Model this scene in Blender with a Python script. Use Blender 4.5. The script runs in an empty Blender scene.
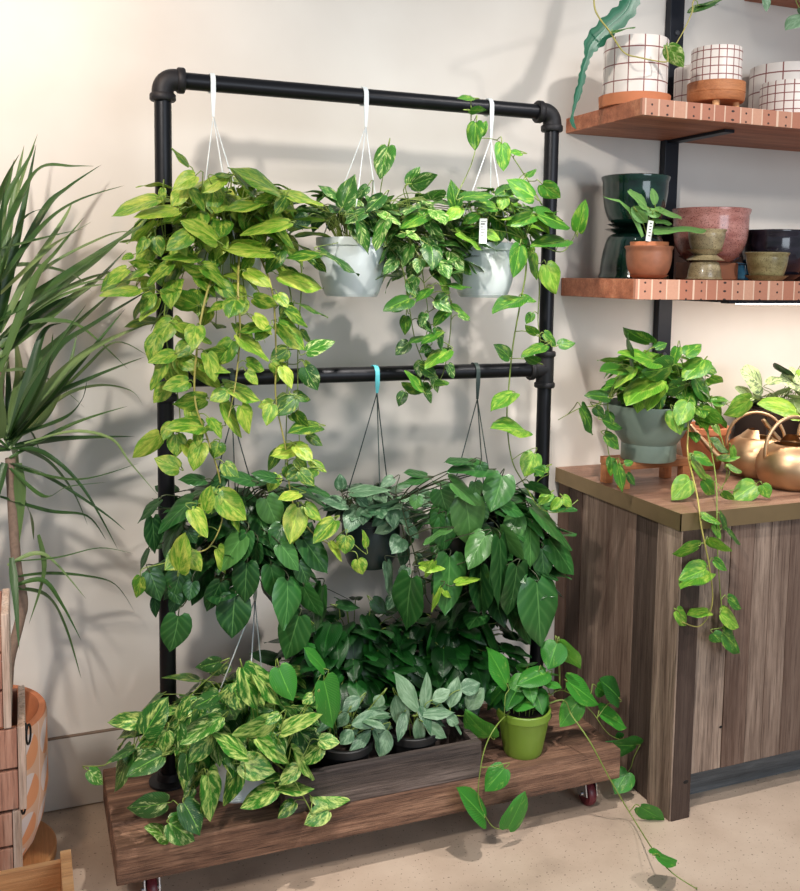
import bpy, bmesh, math, random
import numpy as np
from mathutils import Vector, Matrix
rnd = random.Random(7)
PI = math.pi
col = bpy.context.scene.collection

# ------------------------------------------------------------------ camera
F, CX, CY = 948.16, 400.6, 363.06
YAW, PITCH, ROLL, H = -0.3793, -0.0944, 0.0146, 1.5
_r = Vector((math.cos(YAW), math.sin(YAW), 0))
FW = Vector((-math.sin(YAW)*math.cos(PITCH), math.cos(YAW)*math.cos(PITCH), math.sin(PITCH)))
_u = _r.cross(FW)
RT = _r*math.cos(ROLL) + _u*math.sin(ROLL)
UP = -_r*math.sin(ROLL) + _u*math.cos(ROLL)
CAM = Vector((0, 0, H))
def ray(px, py): return FW*F + RT*(px-CX) - UP*(py-CY)
def at(px, py, Y):
    d = ray(px, py); return CAM + d*(Y/d.y)
def atz(px, py, Z):
    d = ray(px, py); return CAM + d*((Z-H)/d.z)
def xat(px, Y, Z):
    k = (px-CX)/F
    a, b = RT.x-k*FW.x, -((RT.y-k*FW.y)*Y + (RT.z-k*FW.z)*(Z-H))
    return b/a
def mpp(x, Y, z=1.2): return (Vector((x, Y, z-H)).dot(FW))/F      # metres per pixel
cd = bpy.data.cameras.new('camera'); cam = bpy.data.objects.new('camera', cd); col.objects.link(cam)
cd.sensor_fit = 'HORIZONTAL'; cd.sensor_width = 36; cd.lens = F/800*36
cd.shift_x = (400-CX)/800; cd.shift_y = -(445.5-CY)/800; cd.clip_start = .02
M = Matrix((RT, UP, -FW)).transposed().to_4x4(); M.translation = CAM
cam.matrix_world = M
bpy.context.scene.camera = cam

# ------------------------------------------------------------------ measures
YR, YW = 2.378, 2.68
XL, XR, ZT, ZM = .3225, 1.397, 1.9555, 1.2298
YP0 = 2.056*(1.5-.105)/(1.5-.1435)
ZPB = .105; ZPT = ZPB+.083*1.03
YP1 = 2.50
XP0 = at(116.5, 886, YP0).x; XP1 = at(620, 780.5, YP0).x
XC, YC, ZC, ZCB = 1.6242, 2.0317, .868, .8221
XS, YSF = 1.6249, 2.2746
ZS1, ZS2 = 2.0, 1.493

# ------------------------------------------------------------------ materials
def lin(c):
    return tuple(((v/255+.055)/1.055)**2.4 if v/255 > .04045 else v/255/12.92 for v in c)+(1,)
class N:
    def __init__(s, name):
        s.m = bpy.data.materials.new(name); s.m.use_nodes = True; s.t = s.m.node_tree; s.t.nodes.clear()
        s.out = s.n('ShaderNodeOutputMaterial')
    def n(s, k, **kw):
        x = s.t.nodes.new(k)
        for a, b in kw.items(): setattr(x, a, b)
        return x
    def l(s, a, b): s.t.links.new(a, b)
    def set(s, sock, v):
        if hasattr(v, 'links') or hasattr(v, 'is_output'): s.l(v, sock)
        else: sock.default_value = v
    def math(s, op, a, b=0, c=0, clamp=False):
        x = s.n('ShaderNodeMath', operation=op, use_clamp=clamp)
        for i, v in enumerate((a, b, c)): s.set(x.inputs[i], v)
        return x.outputs[0]
    def mix(s, f, a, b, mode='MIX'):
        x = s.n('ShaderNodeMix', data_type='RGBA', blend_type=mode)
        s.set(x.inputs[0], f); s.set(x.inputs[6], a); s.set(x.inputs[7], b)
        return x.outputs[2]
    def ramp(s, f, stops, interp='LINEAR'):
        x = s.n('ShaderNodeValToRGB'); x.color_ramp.interpolation = interp
        e = x.color_ramp.elements
        while len(e) < len(stops): e.new(.5)
        for el, (p, c) in zip(e, stops): el.position = p; el.color = c
        s.set(x.inputs[0], f); return x.outputs[0]
    def noise(s, vec, scale, detail=3, rough=.5, out=0):
        x = s.n('ShaderNodeTexNoise'); x.inputs['Scale'].default_value = scale
        x.inputs['Detail'].default_value = detail; x.inputs['Roughness'].default_value = rough
        if vec is not None: s.l(vec, x.inputs['Vector'])
        return x.outputs[out]
    def comb(s, x, y, z):
        c = s.n('ShaderNodeCombineXYZ')
        for i, v in enumerate((x, y, z)): s.set(c.inputs[i], v)
        return c.outputs[0]
    def scalev(s, vec, sc):
        x = s.n('ShaderNodeMapping'); x.inputs['Scale'].default_value = sc; s.l(vec, x.inputs[0]); return x.outputs[0]
    def bsdf(s, color, rough=.5, metal=0, spec=.5, bump=None, bstr=.3, bdist=.002, coat=0, trans=0, emit=None, estr=0, sss=0):
        b = s.n('ShaderNodeBsdfPrincipled')
        s.set(b.inputs['Base Color'], color); s.set(b.inputs['Roughness'], rough); s.set(b.inputs['Metallic'], metal)
        b.inputs['Specular IOR Level'].default_value = spec; b.inputs['Coat Weight'].default_value = coat
        b.inputs['Coat Roughness'].default_value = .08
        if emit: b.inputs['Emission Color'].default_value = emit; b.inputs['Emission Strength'].default_value = estr
        if bump is not None:
            bp = s.n('ShaderNodeBump'); bp.inputs['Strength'].default_value = bstr; bp.inputs['Distance'].default_value = bdist
            s.l(bump, bp.inputs['Height']); s.l(bp.outputs[0], b.inputs['Normal'])
        o = b.outputs[0]
        if trans:
            t = s.n('ShaderNodeBsdfTranslucent'); s.set(t.inputs[0], color)
            mx = s.n('ShaderNodeMixShader'); mx.inputs[0].default_value = trans
            s.l(o, mx.inputs[1]); s.l(t.outputs[0], mx.inputs[2]); o = mx.outputs[0]
        s.l(o, s.out.inputs[0]); return s.m
def flat(name, c, rough=.5, metal=0, var=.08, scale=30, **kw):
    g = N(name); tc = g.n('ShaderNodeTexCoord'); nz = g.noise(tc.outputs['Object'], scale)
    f = g.math('MULTIPLY', g.math('SUBTRACT', nz, .5), var*2)
    cc = g.mix(g.math('ABSOLUTE', f), lin(c), lin(tuple(v*.45 for v in c)))
    return g.bsdf(cc, rough, metal, bump=nz, bstr=.12, **kw)

def wood(name, c1, c2, c3, axis='x', rough=.6, scale=1., tint=False, crack=.5, fine=1., bstr=.5):
    g = N(name); tc = g.n('ShaderNodeTexCoord')
    st = {'x': (1.2, 14, 14), 'y': (14, 1.2, 14), 'z': (14, 14, 1.2)}[axis]
    st = tuple(v*scale for v in st)
    v0 = tc.outputs['Object']
    if tint:
        at_ = g.n('ShaderNodeAttribute', attribute_name='tint')
        sep = g.n('ShaderNodeSeparateColor'); g.l(at_.outputs['Color'], sep.inputs[0])
        off = g.comb(g.math('MULTIPLY', sep.outputs[2], 13), g.math('MULTIPLY', sep.outputs[2], 29), g.math('MULTIPLY', sep.outputs[2], 7))
        va = g.n('ShaderNodeVectorMath', operation='ADD'); g.l(v0, va.inputs[0]); g.l(off, va.inputs[1]); v0 = va.outputs[0]
    v = g.scalev(v0, st)
    n1 = g.noise(v, 1.6, 6, .65); n2 = g.noise(g.scalev(v, (1.2, 3.2, 3.2) if axis == 'x' else (3.2, 1.2, 3.2) if axis == 'y' else (3.2, 3.2, 1.2)), 4*fine, 5, .75)
    base = g.ramp(n1, [(.3, lin(c1)), (.5, lin(c2)), (.72, lin(c3))])
    g2 = g.ramp(n2, [(.34, (.25, .22, .2, 1)), (.52, (1, 1, 1, 1))])
    c = g.mix(crack, base, g2, 'MULTIPLY')
    if tint: c = g.mix(1.0, c, g.mix(sep.outputs[0], (.1, .08, .075, 1), (1.9, 1.8, 1.72, 1)), 'MULTIPLY'); c = g.mix(g.math('MULTIPLY', sep.outputs[1], .5), c, lin((120, 70, 45)))
    return g.bsdf(c, rough, bump=n2, bstr=bstr, bdist=.003)

def leafmat(name, dark, mid, lite, var, amount=.45, fs=5., vs=26., rough=.36, vein=.35, trans=.16, sharp=.06, vary=True):
    """UV.x across, UV.y along; attribute leaf: r seed, g tone"""
    g = N(name); uv = g.n('ShaderNodeUVMap', uv_map='UVMap'); s = g.n('ShaderNodeSeparateXYZ'); g.l(uv.outputs[0], s.inputs[0])
    at_ = g.n('ShaderNodeAttribute', attribute_name='leaf'); sc = g.n('ShaderNodeSeparateColor'); g.l(at_.outputs['Color'], sc.inputs[0])
    seed, tone = sc.outputs[0], sc.outputs[1]
    ax = g.math('MULTIPLY', g.math('ABSOLUTE', g.math('SUBTRACT', s.outputs[0], .5)), 2)
    side = g.math('MULTIPLY', g.math('GREATER_THAN', s.outputs[0], .5), 3.7)
    c = g.math('SUBTRACT', s.outputs[1], g.math('MULTIPLY', g.math('POWER', ax, .8), .42))
    vec = g.comb(g.math('MULTIPLY', c, fs), g.math('ADD', g.math('MULTIPLY', ax, 1.3), side), g.math('MULTIPLY', seed, 61))
    nz = g.noise(vec, 1.5, 5, .68)
    grn = g.ramp(tone, [(0, lin(dark)), (.5, lin(mid)), (1, lin(lite))])
    grn = g.mix(g.math('MULTIPLY', g.noise(vec, .8, 2), .35), grn, lin(dark))
    th = g.math('SUBTRACT', 1-amount, g.math('MULTIPLY', g.math('SUBTRACT', tone, .5), .25))
    th = g.math('ADD', .22, g.math('MULTIPLY', th, .56))
    m = g.math('DIVIDE', g.math('SUBTRACT', nz, g.math('SUBTRACT', th, sharp)), 2*sharp, clamp=True)
    cc = g.mix(m, grn, lin(var)) if amount > 0 else grn
    # side veins and midrib
    w = g.math('SINE', g.math('MULTIPLY', c, vs*2)); vn = g.math('POWER', g.math('ABSOLUTE', w), 9)
    vn = g.math('SUBTRACT', 1, g.math('MULTIPLY', vn, .0)) if False else vn
    mid_ = g.math('LESS_THAN', ax, .035)
    f = g.math('MAXIMUM', g.math('MULTIPLY', vn, vein*.35), g.math('MULTIPLY', mid_, vein))
    cc = g.mix(f, cc, lin(tuple(min(255, v*1.25+25) for v in lite)))
    return g.bsdf(cc, rough, bump=g.math('ADD', g.math('MULTIPLY', g.math('ABSOLUTE', w), -1.), g.math('MULTIPLY', nz, .7)), bstr=.22, bdist=.0015, trans=trans, spec=.45)

MAT = {}
MAT['golden'] = leafmat('golden_pothos_leaf', (34, 88, 26), (84, 144, 36), (142, 178, 48), (200, 204, 92), .38, fs=2.6, sharp=.13, trans=.22)
MAT['pothos'] = leafmat('green_pothos_leaf', (22, 70, 26), (60, 130, 36), (128, 180, 48), (178, 200, 84), .3, fs=2.6, sharp=.12, trans=.2)
MAT['plain'] = leafmat('plain_green_leaf', (20, 72, 28), (58, 136, 44), (110, 178, 60), (160, 200, 90), .16, fs=2.4, sharp=.12, trans=.18, vein=.25)
MAT['marble'] = leafmat('marble_pothos_leaf', (20, 68, 26), (56, 118, 38), (112, 166, 50), (206, 220, 148), .37, fs=4.5, sharp=.08, trans=.16)
MAT['lime'] = leafmat('lime_marbled_leaf', (20, 70, 24), (46, 116, 32), (90, 156, 44), (202, 216, 124), .42, fs=3.2, sharp=.09, trans=.18)
MAT['heart'] = leafmat('heartleaf_leaf', (22, 60, 26), (48, 102, 44), (104, 152, 80), (60, 120, 60), 0, vs=7, vein=.2, trans=.1, rough=.3)
MAT['jade'] = leafmat('jade_pothos_leaf', (12, 48, 16), (26, 88, 28), (56, 130, 46), (100, 160, 60), .1, trans=.08, vein=.15)
MAT['silver'] = leafmat('silver_leaf', (48, 86, 56), (82, 118, 84), (122, 154, 116), (150, 178, 146), .35, fs=2, sharp=.14, vs=14, vein=-.0, trans=.05, rough=.4)
MAT['prayer'] = leafmat('prayer_leaf', (70, 120, 60), (120, 170, 90), (160, 200, 110), (36, 70, 40), .3, fs=7, sharp=.04, trans=.1)
MAT['calathea'] = leafmat('calathea_leaf', (110, 140, 90), (180, 204, 140), (208, 224, 160), (54, 88, 54), .36, fs=9, sharp=.05, trans=.1)
def blademat():
    g = N('dracaena_blade'); uv = g.n('ShaderNodeUVMap', uv_map='UVMap'); s = g.n('ShaderNodeSeparateXYZ'); g.l(uv.outputs[0], s.inputs[0])
    at_ = g.n('ShaderNodeAttribute', attribute_name='leaf'); sc = g.n('ShaderNodeSeparateColor'); g.l(at_.outputs['Color'], sc.inputs[0])
    v = g.comb(g.math('MULTIPLY', s.outputs[0], 14), g.math('MULTIPLY', s.outputs[1], 1.2), g.math('MULTIPLY', sc.outputs[0], 50))
    nz = g.noise(v, 1.5, 3)
    c = g.ramp(sc.outputs[1], [(0, lin((26, 56, 26))), (.5, lin((76, 112, 52))), (1, lin((156, 180, 116)))])
    c = g.mix(g.math('MULTIPLY', nz, .5), c, lin((20, 44, 22)))
    c = g.mix(g.math('MULTIPLY', g.math('SUBTRACT', s.outputs[1], .93), 14, clamp=True), c, lin((92, 66, 56)))
    return g.bsdf(c, .38, bump=nz, bstr=.2, trans=.12)
MAT['blade'] = blademat()
MAT['stem'] = flat('green_stem', (120, 140, 60), .5, var=.5)
MAT['stem_dark'] = flat('dark_stem', (58, 66, 38), .5, var=.5)
MAT['stem_tan'] = flat('tan_stem', (170, 160, 84), .5, var=.4)
MAT['aerial'] = flat('brown_root', (110, 74, 50), .7, var=.5)
MAT['pipe'] = flat('black_pipe', (24, 24, 28), .38, .5, var=.3, scale=60)
MAT['fitting'] = flat('cast_fitting', (40, 38, 40), .55, .45, var=.5, scale=180)
MAT['steel_black'] = flat('black_steel', (20, 24, 34), .45, .3, var=.2)
MAT['white_plastic'] = flat('white_plastic', (224, 230, 230), .35, var=.06)
MAT['pot_white'] = flat('pale_plastic', (232, 240, 240), .3, var=.05, scale=12, trans=.2)
MAT['pot_dark'] = flat('dark_plastic', (30, 42, 42), .38, var=.3)
MAT['pot_black'] = flat('black_plastic', (18, 18, 19), .5, var=.2)
MAT['pot_green'] = flat('green_plastic', (112, 140, 48), .4, var=.15, scale=14)
MAT['pot_sage'] = flat('sage_plastic', (132, 148, 136), .5, var=.1)
MAT['cord_dark'] = flat('dark_cord', (44, 58, 54), .5)
MAT['cord_cyan_glare'] = flat('cyan_glare_hook', (96, 196, 206), .35)  # cyan light glare put into the hook colour
MAT['soil'] = flat('soil', (46, 32, 24), .95, var=.9, scale=200)
MAT['terra'] = flat('terracotta', (196, 120, 80), .75, var=.3, scale=18)
MAT['terra_dark'] = flat('terracotta_glazed', (142, 90, 64), .45, var=.9, scale=16)
MAT['chrome'] = flat('chrome', (215, 215, 220), .18, 1., var=.1)
MAT['wheel'] = flat('maroon_wheel', (96, 30, 40), .4, var=.3)
MAT['brass'] = flat('brushed_brass', (198, 164, 128), .42, 1., var=.35, scale=9)
MAT['brass_edge'] = flat('aged_brass_edge', (150, 128, 94), .38, .7, var=.4, scale=8)
MAT['tag_white'] = flat('white_tag', (225, 228, 222), .5)
MAT['ink'] = flat('black_ink', (50, 50, 50), .6)
MAT['hook_black'] = flat('black_iron', (30, 28, 28), .5, .5)
MAT['screw'] = flat('screw_grey', (90, 92, 96), .4, .8)
MAT['light_wood'] = wood('plywood', (186, 130, 84), (214, 158, 106), (228, 180, 130), 'x', crack=.25)
MAT['stand_wood'] = wood('stand_wood', (150, 92, 54), (178, 112, 68), (196, 132, 86), 'x', crack=.3)
MAT['platform'] = wood('platform_timber', (70, 48, 38), (122, 88, 68), (186, 144, 116), 'x', crack=1., rough=.75, bstr=1., scale=1.3, fine=1.4)
MAT['trough'] = wood('dark_weathered_board', (50, 42, 40), (80, 68, 62), (134, 118, 110), 'x', crack=.95, rough=.75, bstr=.8)
MAT['barn'] = wood('barn_plank', (92, 76, 66), (134, 118, 106), (172, 156, 142), 'z', tint=True, crack=.85, rough=.75)
MAT['shelf'] = wood('shelf_wood', (142, 82, 56), (178, 108, 76), (206, 140, 104), 'x', crack=.45)
MAT['counter_top'] = wood('counter_wood', (104, 74, 60), (142, 106, 86), (176, 140, 116), 'x', crack=.45, rough=.45)
MAT['crate'] = wood('rustic_crate', (178, 140, 118), (212, 184, 164), (232, 214, 200), 'z', crack=.7, rough=.8)
MAT['crate_in'] = wood('crate_slat', (142, 88, 70), (192, 138, 114), (226, 186, 164), 'z', crack=.9, rough=.8)
MAT['board'] = wood('round_board', (164, 106, 62), (196, 136, 84), (216, 164, 108), 'y', scale=.6, crack=.3, rough=.45)
MAT['bark'] = flat('cane_bark', (140, 116, 100), .85, var=.7, scale=60)

def shelf_end_mat():
    g = N('shelf_edge_grain'); tc = g.n('ShaderNodeTexCoord'); s = g.n('ShaderNodeSeparateXYZ'); g.l(tc.outputs['Object'], s.inputs[0])
    x = g.math('ADD', g.math('MULTIPLY', s.outputs[0], 21), g.math('MULTIPLY', g.noise(g.comb(s.outputs[0], 0, 0), 9, 1), 1.5)); fx = g.math('FRACT', x); ix = g.math('FLOOR', x)
    wn = g.n('ShaderNodeTexWhiteNoise', noise_dimensions='1D'); g.l(ix, wn.inputs['W'])
    base = g.mix(wn.outputs[0], lin((168, 104, 80)), lin((206, 158, 132)))
    nz = g.noise(tc.outputs['Object'], 120, 3)
    base = g.mix(g.math('MULTIPLY', nz, .4), base, lin((150, 96, 74)))
    line = g.math('LESS_THAN', fx, .1)
    base = g.mix(g.math('MULTIPLY', line, .7), base, lin((226, 200, 176)))
    dx = g.math('SUBTRACT', fx, .55); dz = g.math('MULTIPLY', g.math('SUBTRACT', g.math('FRACT', g.math('ADD', g.math('MULTIPLY', s.outputs[2], 40), g.math('MULTIPLY', wn.outputs[0], .3))), .5), .6)
    hole = g.math('MULTIPLY', g.math('LESS_THAN', g.math('ADD', g.math('MULTIPLY', dx, dx), g.math('MULTIPLY', dz, dz)), .006), g.math('GREATER_THAN', g.math('FRACT', g.math('MULTIPLY', wn.outputs[0], 7)), .35))
    base = g.mix(hole, base, lin((50, 34, 30)))
    return g.bsdf(base, .6, bump=nz, bstr=.2)
MAT['shelf_edge'] = shelf_end_mat()

def gridmat(name, nu, nv, base=(226, 216, 208), line=(128, 70, 64), lw=.045):
    g = N(name); uv = g.n('ShaderNodeUVMap', uv_map='UVMap'); s = g.n('ShaderNodeSeparateXYZ'); g.l(uv.outputs[0], s.inputs[0])
    fu = g.math('FRACT', g.math('MULTIPLY', s.outputs[0], nu)); fv = g.math('FRACT', g.math('MULTIPLY', s.outputs[1], nv))
    m = g.math('MAXIMUM', g.math('LESS_THAN', fu, lw), g.math('LESS_THAN', fv, lw))
    tc = g.n('ShaderNodeTexCoord'); nz = g.noise(tc.outputs['Object'], 40)
    c = g.mix(g.math('MULTIPLY', nz, .2), lin(base), lin(tuple(v*.85 for v in base)))
    return g.bsdf(g.mix(m, c, lin(line)), .45, bump=g.math('MULTIPLY', m, -1.), bstr=.3)
def glaze(name, c1, c2, rough=.2, scale=14, speck=None, coat=.4):
    g = N(name); tc = g.n('ShaderNodeTexCoord'); v = g.scalev(tc.outputs['Object'], (1, 1, 2.5))
    nz = g.noise(v, scale, 4, .6); c = g.ramp(nz, [(.35, lin(c1)), (.65, lin(c2))])
    if speck:
        n2 = g.noise(tc.outputs['Object'], 260, 2); c = g.mix(g.math('MULTIPLY', g.math('GREATER_THAN', n2, .6), .75), c, lin(speck))
    return g.bsdf(c, rough, bump=nz, bstr=.15, coat=coat)
MAT['g_green'] = glaze('dark_green_glaze', (8, 24, 20), (20, 50, 42), .12)
MAT['g_pink'] = glaze('pink_glaze', (146, 90, 82), (184, 130, 120), .25, speck=(90, 48, 44))
MAT['g_olive'] = glaze('olive_glaze', (104, 94, 60), (146, 136, 96), .3, speck=(80, 66, 40))
MAT['g_stone'] = glaze('stone_glaze', (120, 106, 76), (170, 154, 118), .35, speck=(84, 66, 44))
MAT['g_black'] = glaze('black_glaze', (14, 12, 18), (38, 34, 44), .14)
MAT['g_blue'] = glaze('blue_glaze', (40, 90, 120), (70, 130, 160), .2)

def patternpot():
    g = N('patterned_terracotta'); uv = g.n('ShaderNodeUVMap', uv_map='UVMap'); s = g.n('ShaderNodeSeparateXYZ'); g.l(uv.outputs[0], s.inputs[0])
    u = g.math('MULTIPLY', s.outputs[0], 13); v = g.math('MULTIPLY', s.outputs[1], 10)
    fu = g.math('SUBTRACT', g.math('FRACT', u), .5); fv = g.math('SUBTRACT', g.math('FRACT', v), .5)
    rr = g.math('ADD', g.math('MULTIPLY', fu, fu), g.math('MULTIPLY', fv, fv))
    d = g.math('ADD', g.math('MULTIPLY', fu, .8), g.math('MULTIPLY', fv, -.6))
    half = g.math('MULTIPLY', g.math('LESS_THAN', rr, .19), g.math('GREATER_THAN', d, -.02))
    edge = g.math('GREATER_THAN', g.math('MAXIMUM', g.math('ABSOLUTE', fu), g.math('MULTIPLY', g.math('ABSOLUTE', fv), .96)), .485)
    tc = g.n('ShaderNodeTexCoord'); nz = g.noise(tc.outputs['Object'], 28, 4)
    wash = g.mix(nz, lin((232, 206, 190)), lin((214, 200, 198)))
    inr = g.mix(g.math('LESS_THAN', rr, .19), lin((222, 176, 146)), wash)
    c = g.mix(half, inr, lin((226, 152, 106))); c = g.mix(g.math('MULTIPLY', edge, .7), c, lin((236, 216, 202)))
    return g.bsdf(c, .8, bump=nz, bstr=.2)
MAT['pattern'] = patternpot()

def wallmat():
    g = N('painted_wall'); tc = g.n('ShaderNodeTexCoord')
    nz = g.noise(tc.outputs['Object'], 2.2, 4); n2 = g.noise(tc.outputs['Object'], 55, 3)
    c = g.ramp(nz, [(.3, lin((214, 206, 197))), (.7, lin((228, 222, 214)))])
    return g.bsdf(c, .62, bump=n2, bstr=.08, bdist=.002, spec=.3)
def floormat():
    g = N('polished_concrete'); tc = g.n('ShaderNodeTexCoord')
    nz = g.noise(tc.outputs['Object'], 3, 6, .6); n2 = g.noise(tc.outputs['Object'], 130, 2, .5); n3 = g.noise(tc.outputs['Object'], 1.1, 2)
    c = g.ramp(nz, [(.3, lin((164, 144, 126))), (.5, lin((194, 172, 152))), (.7, lin((208, 188, 168)))])
    c = g.mix(g.math('MULTIPLY', g.math('GREATER_THAN', n2, .675), .7), c, lin((70, 54, 46)))
    c = g.mix(g.math('MULTIPLY', n3, .25), c, lin((140, 124, 112)))
    return g.bsdf(c, .48, bump=n2, bstr=.1)

# ------------------------------------------------------------------ mesh helpers
def mkobj(name, verts, faces, mat, parent=None, uvs=None, attr=None, attrname='leaf', smooth=True, sharp=None):
    me = bpy.data.meshes.new(name); me.from_pydata([tuple(v) for v in verts], [], faces); me.update()
    if mat is not None: me.materials.append(mat if not isinstance(mat, str) else MAT[mat])
    if smooth: me.polygons.foreach_set('use_smooth', [True]*len(me.polygons))
    li = [0]*len(me.loops); me.loops.foreach_get('vertex_index', li)
    if uvs is not None:
        ul = me.uv_layers.new(name='UVMap')
        if len(uvs) == len(verts): ul.data.foreach_set('uv', [c for i in li for c in uvs[i]])
        else: ul.data.foreach_set('uv', [c for u in uvs for c in u])
    if attr is not None:
        ca = me.color_attributes.new(attrname, 'FLOAT_COLOR', 'POINT')
        ca.data.foreach_set('color', [c for a in attr for c in (a[0], a[1], a[2], 1)])
    o = bpy.data.objects.new(name, me); col.objects.link(o)
    if parent is not None:
        o.parent = parent; o.matrix_parent_inverse = Matrix.Translation(-parent.location)
    return o
class MB:
    def __init__(s): s.v = []; s.f = []; s.uv = []; s.a = []
    def box(s, lo, hi, tint=(.5, 0, 0), rot=None, piv=None, bev=.0, taper=None):
        x0, y0, z0 = lo; x1, y1, z1 = hi
        if bev <= 0:
            P = [(x0, y0, z0), (x1, y0, z0), (x1, y1, z0), (x0, y1, z0), (x0, y0, z1), (x1, y0, z1), (x1, y1, z1), (x0, y1, z1)]
            Fc = [(0, 3, 2, 1), (4, 5, 6, 7), (0, 1, 5, 4), (1, 2, 6, 5), (2, 3, 7, 6), (3, 0, 4, 7)]
        else:
            bm = bmesh.new(); bmesh.ops.create_cube(bm, size=1)
            for v in bm.verts: v.co = Vector(((x0+x1)/2+v.co.x*(x1-x0), (y0+y1)/2+v.co.y*(y1-y0), (z0+z1)/2+v.co.z*(z1-z0)))
            bmesh.ops.bevel(bm, geom=bm.edges[:], offset=bev, segments=2, affect='EDGES', profile=.6)
            bm.verts.index_update(); P = [tuple(v.co) for v in bm.verts]; Fc = [tuple(v.index for v in f.verts) for f in bm.faces]; bm.free()
        if rot is not None:
            pv = Vector(piv) if piv else Vector(((x0+x1)/2, (y0+y1)/2, (z0+z1)/2))
            P = [tuple(pv + rot @ (Vector(p)-pv)) for p in P]
        b = len(s.v); s.v += P; s.f += [tuple(b+i for i in f) for f in Fc]; s.a += [tint]*len(P); s.uv += [(0, 0)]*len(P)
        return s
    def tube(s, pts, r, n=10, cap=True, closed=False):
        pts = [Vector(p) for p in pts]; k = len(pts); rs = r if isinstance(r, (list, tuple)) else [r]*k
        b = len(s.v); up = Vector((.13, .37, .92)); prev = None
        for i, p in enumerate(pts):
            if closed: d = pts[(i+1) % k]-pts[i-1]
            else: d = pts[min(i+1, k-1)]-pts[max(i-1, 0)]
            if d.length < 1e-9: d = Vector((0, 0, 1))
            d.normalize()
            if prev is None:
                a = d.cross(up)
                if a.length < .1: a = d.cross(Vector((1, 0, 0)))
            else: a = prev - d*prev.dot(d)
            a.normalize(); prev = a; c = d.cross(a)
            for j in range(n):
                t = 2*PI*j/n; s.v.append(tuple(p + (a*math.cos(t)+c*math.sin(t))*rs[i])); s.uv.append((j/n, i/k)); s.a.append((.5, .5, .5))
        for i in range(k-1 if not closed else k):
            for j in range(n):
                i2 = (i+1) % k
                s.f.append((b+i*n+j, b+i*n+(j+1) % n, b+i2*n+(j+1) % n, b+i2*n+j))
        if cap and not closed:
            s.f.append(tuple(b+j for j in reversed(range(n)))); s.f.append(tuple(b+(k-1)*n+j for j in range(n)))
        return s
    def lathe(s, prof, c=(0, 0, 0), n=40, axis=None, vlen=True):
        c = Vector(c); b = len(s.v); R = axis if axis is not None else Matrix.Identity(3); L = 0
        for i, (r, z) in enumerate(prof):
            if i: L += math.hypot(r-prof[i-1][0], z-prof[i-1][1])
            for j in range(n+1):
                t = 2*PI*j/n; s.v.append(tuple(c + R @ Vector((r*math.cos(t), r*math.sin(t), z)))); s.uv.append((j/n, L)); s.a.append((.5, .5, .5))
        m = n+1
        for i in range(len(prof)-1):
            for j in range(n): s.f.append((b+i*m+j, b+i*m+j+1, b+(i+1)*m+j+1, b+(i+1)*m+j))
        return s
    def obj(s, name, mat, parent=None, smooth=False, auto=None):
        o = mkobj(name, s.v, s.f, mat, parent, s.uv, s.a, 'tint', smooth)
        if auto: 
            me = o.data; me.polygons.foreach_set('use_smooth', [True]*len(me.polygons))
            bm = bmesh.new(); bm.from_mesh(me)
            bmesh.ops.remove_doubles(bm, verts=bm.verts, dist=1e-6) if False else None
            for e in bm.edges:
                if len(e.link_faces) == 2 and e.calc_face_angle(0) > auto: e.smooth = False
            bm.to_mesh(me); bm.free()
        return o
def tag(o, label=None, cat=None, group=None, kind=None):
    if label: o['label'] = label
    if cat: o['category'] = cat
    if group: o['group'] = group
    if kind: o['kind'] = kind
    return o
def empty(name, loc, label, cat, group=None):
    o = bpy.data.objects.new(name, None); col.objects.link(o); o.location = loc; o.empty_display_size = .05
    return tag(o, label, cat, group)
def smoothpath(pts, sub=6):
    P = [Vector(p) for p in pts]; out = []
    for i in range(len(P)-1):
        p0 = P[max(i-1, 0)]; p1 = P[i]; p2 = P[i+1]; p3 = P[min(i+2, len(P)-1)]
        for k in range(sub):
            t = k/sub
            out.append(.5*((2*p1)+(p2-p0)*t+(2*p0-5*p1+4*p2-p3)*t*t+(3*p1-p0-3*p2+p3)*t**3))
    out.append(P[-1]); return out

# ------------------------------------------------------------------ foliage
PROF = {
 'heart': [(0, .34, -.10), (.05, .66, -.13), (.14, .89, -.08), (.27, 1., -.02), (.42, .99, 0), (.58, .87, 0), (.72, .65, 0), (.84, .39, 0), (.93, .16, 0), (1, .012, 0)],
 'pothos': [(0, .3, -.08), (.05, .62, -.1), (.14, .87, -.06), (.27, 1., -.01), (.42, .98, 0), (.57, .86, 0), (.71, .66, 0), (.84, .4, 0), (.93, .18, 0), (1, .012, 0)],
 'lance': [(0, .06, 0), (.06, .34, 0), (.16, .66, 0), (.3, .92, 0), (.45, 1., 0), (.6, .93, 0), (.74, .72, 0), (.86, .42, 0), (.95, .16, 0), (1, .012, 0)],
 'round': [(0, .3, -.05), (.05, .58, -.06), (.15, .86, -.02), (.3, 1., 0), (.5, 1., 0), (.66, .9, 0), (.8, .7, 0), (.9, .45, 0), (.97, .2, 0), (1, .02, 0)],
}
COLS = (-1, -.66, -.33, 0, .33, .66, 1)
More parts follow.
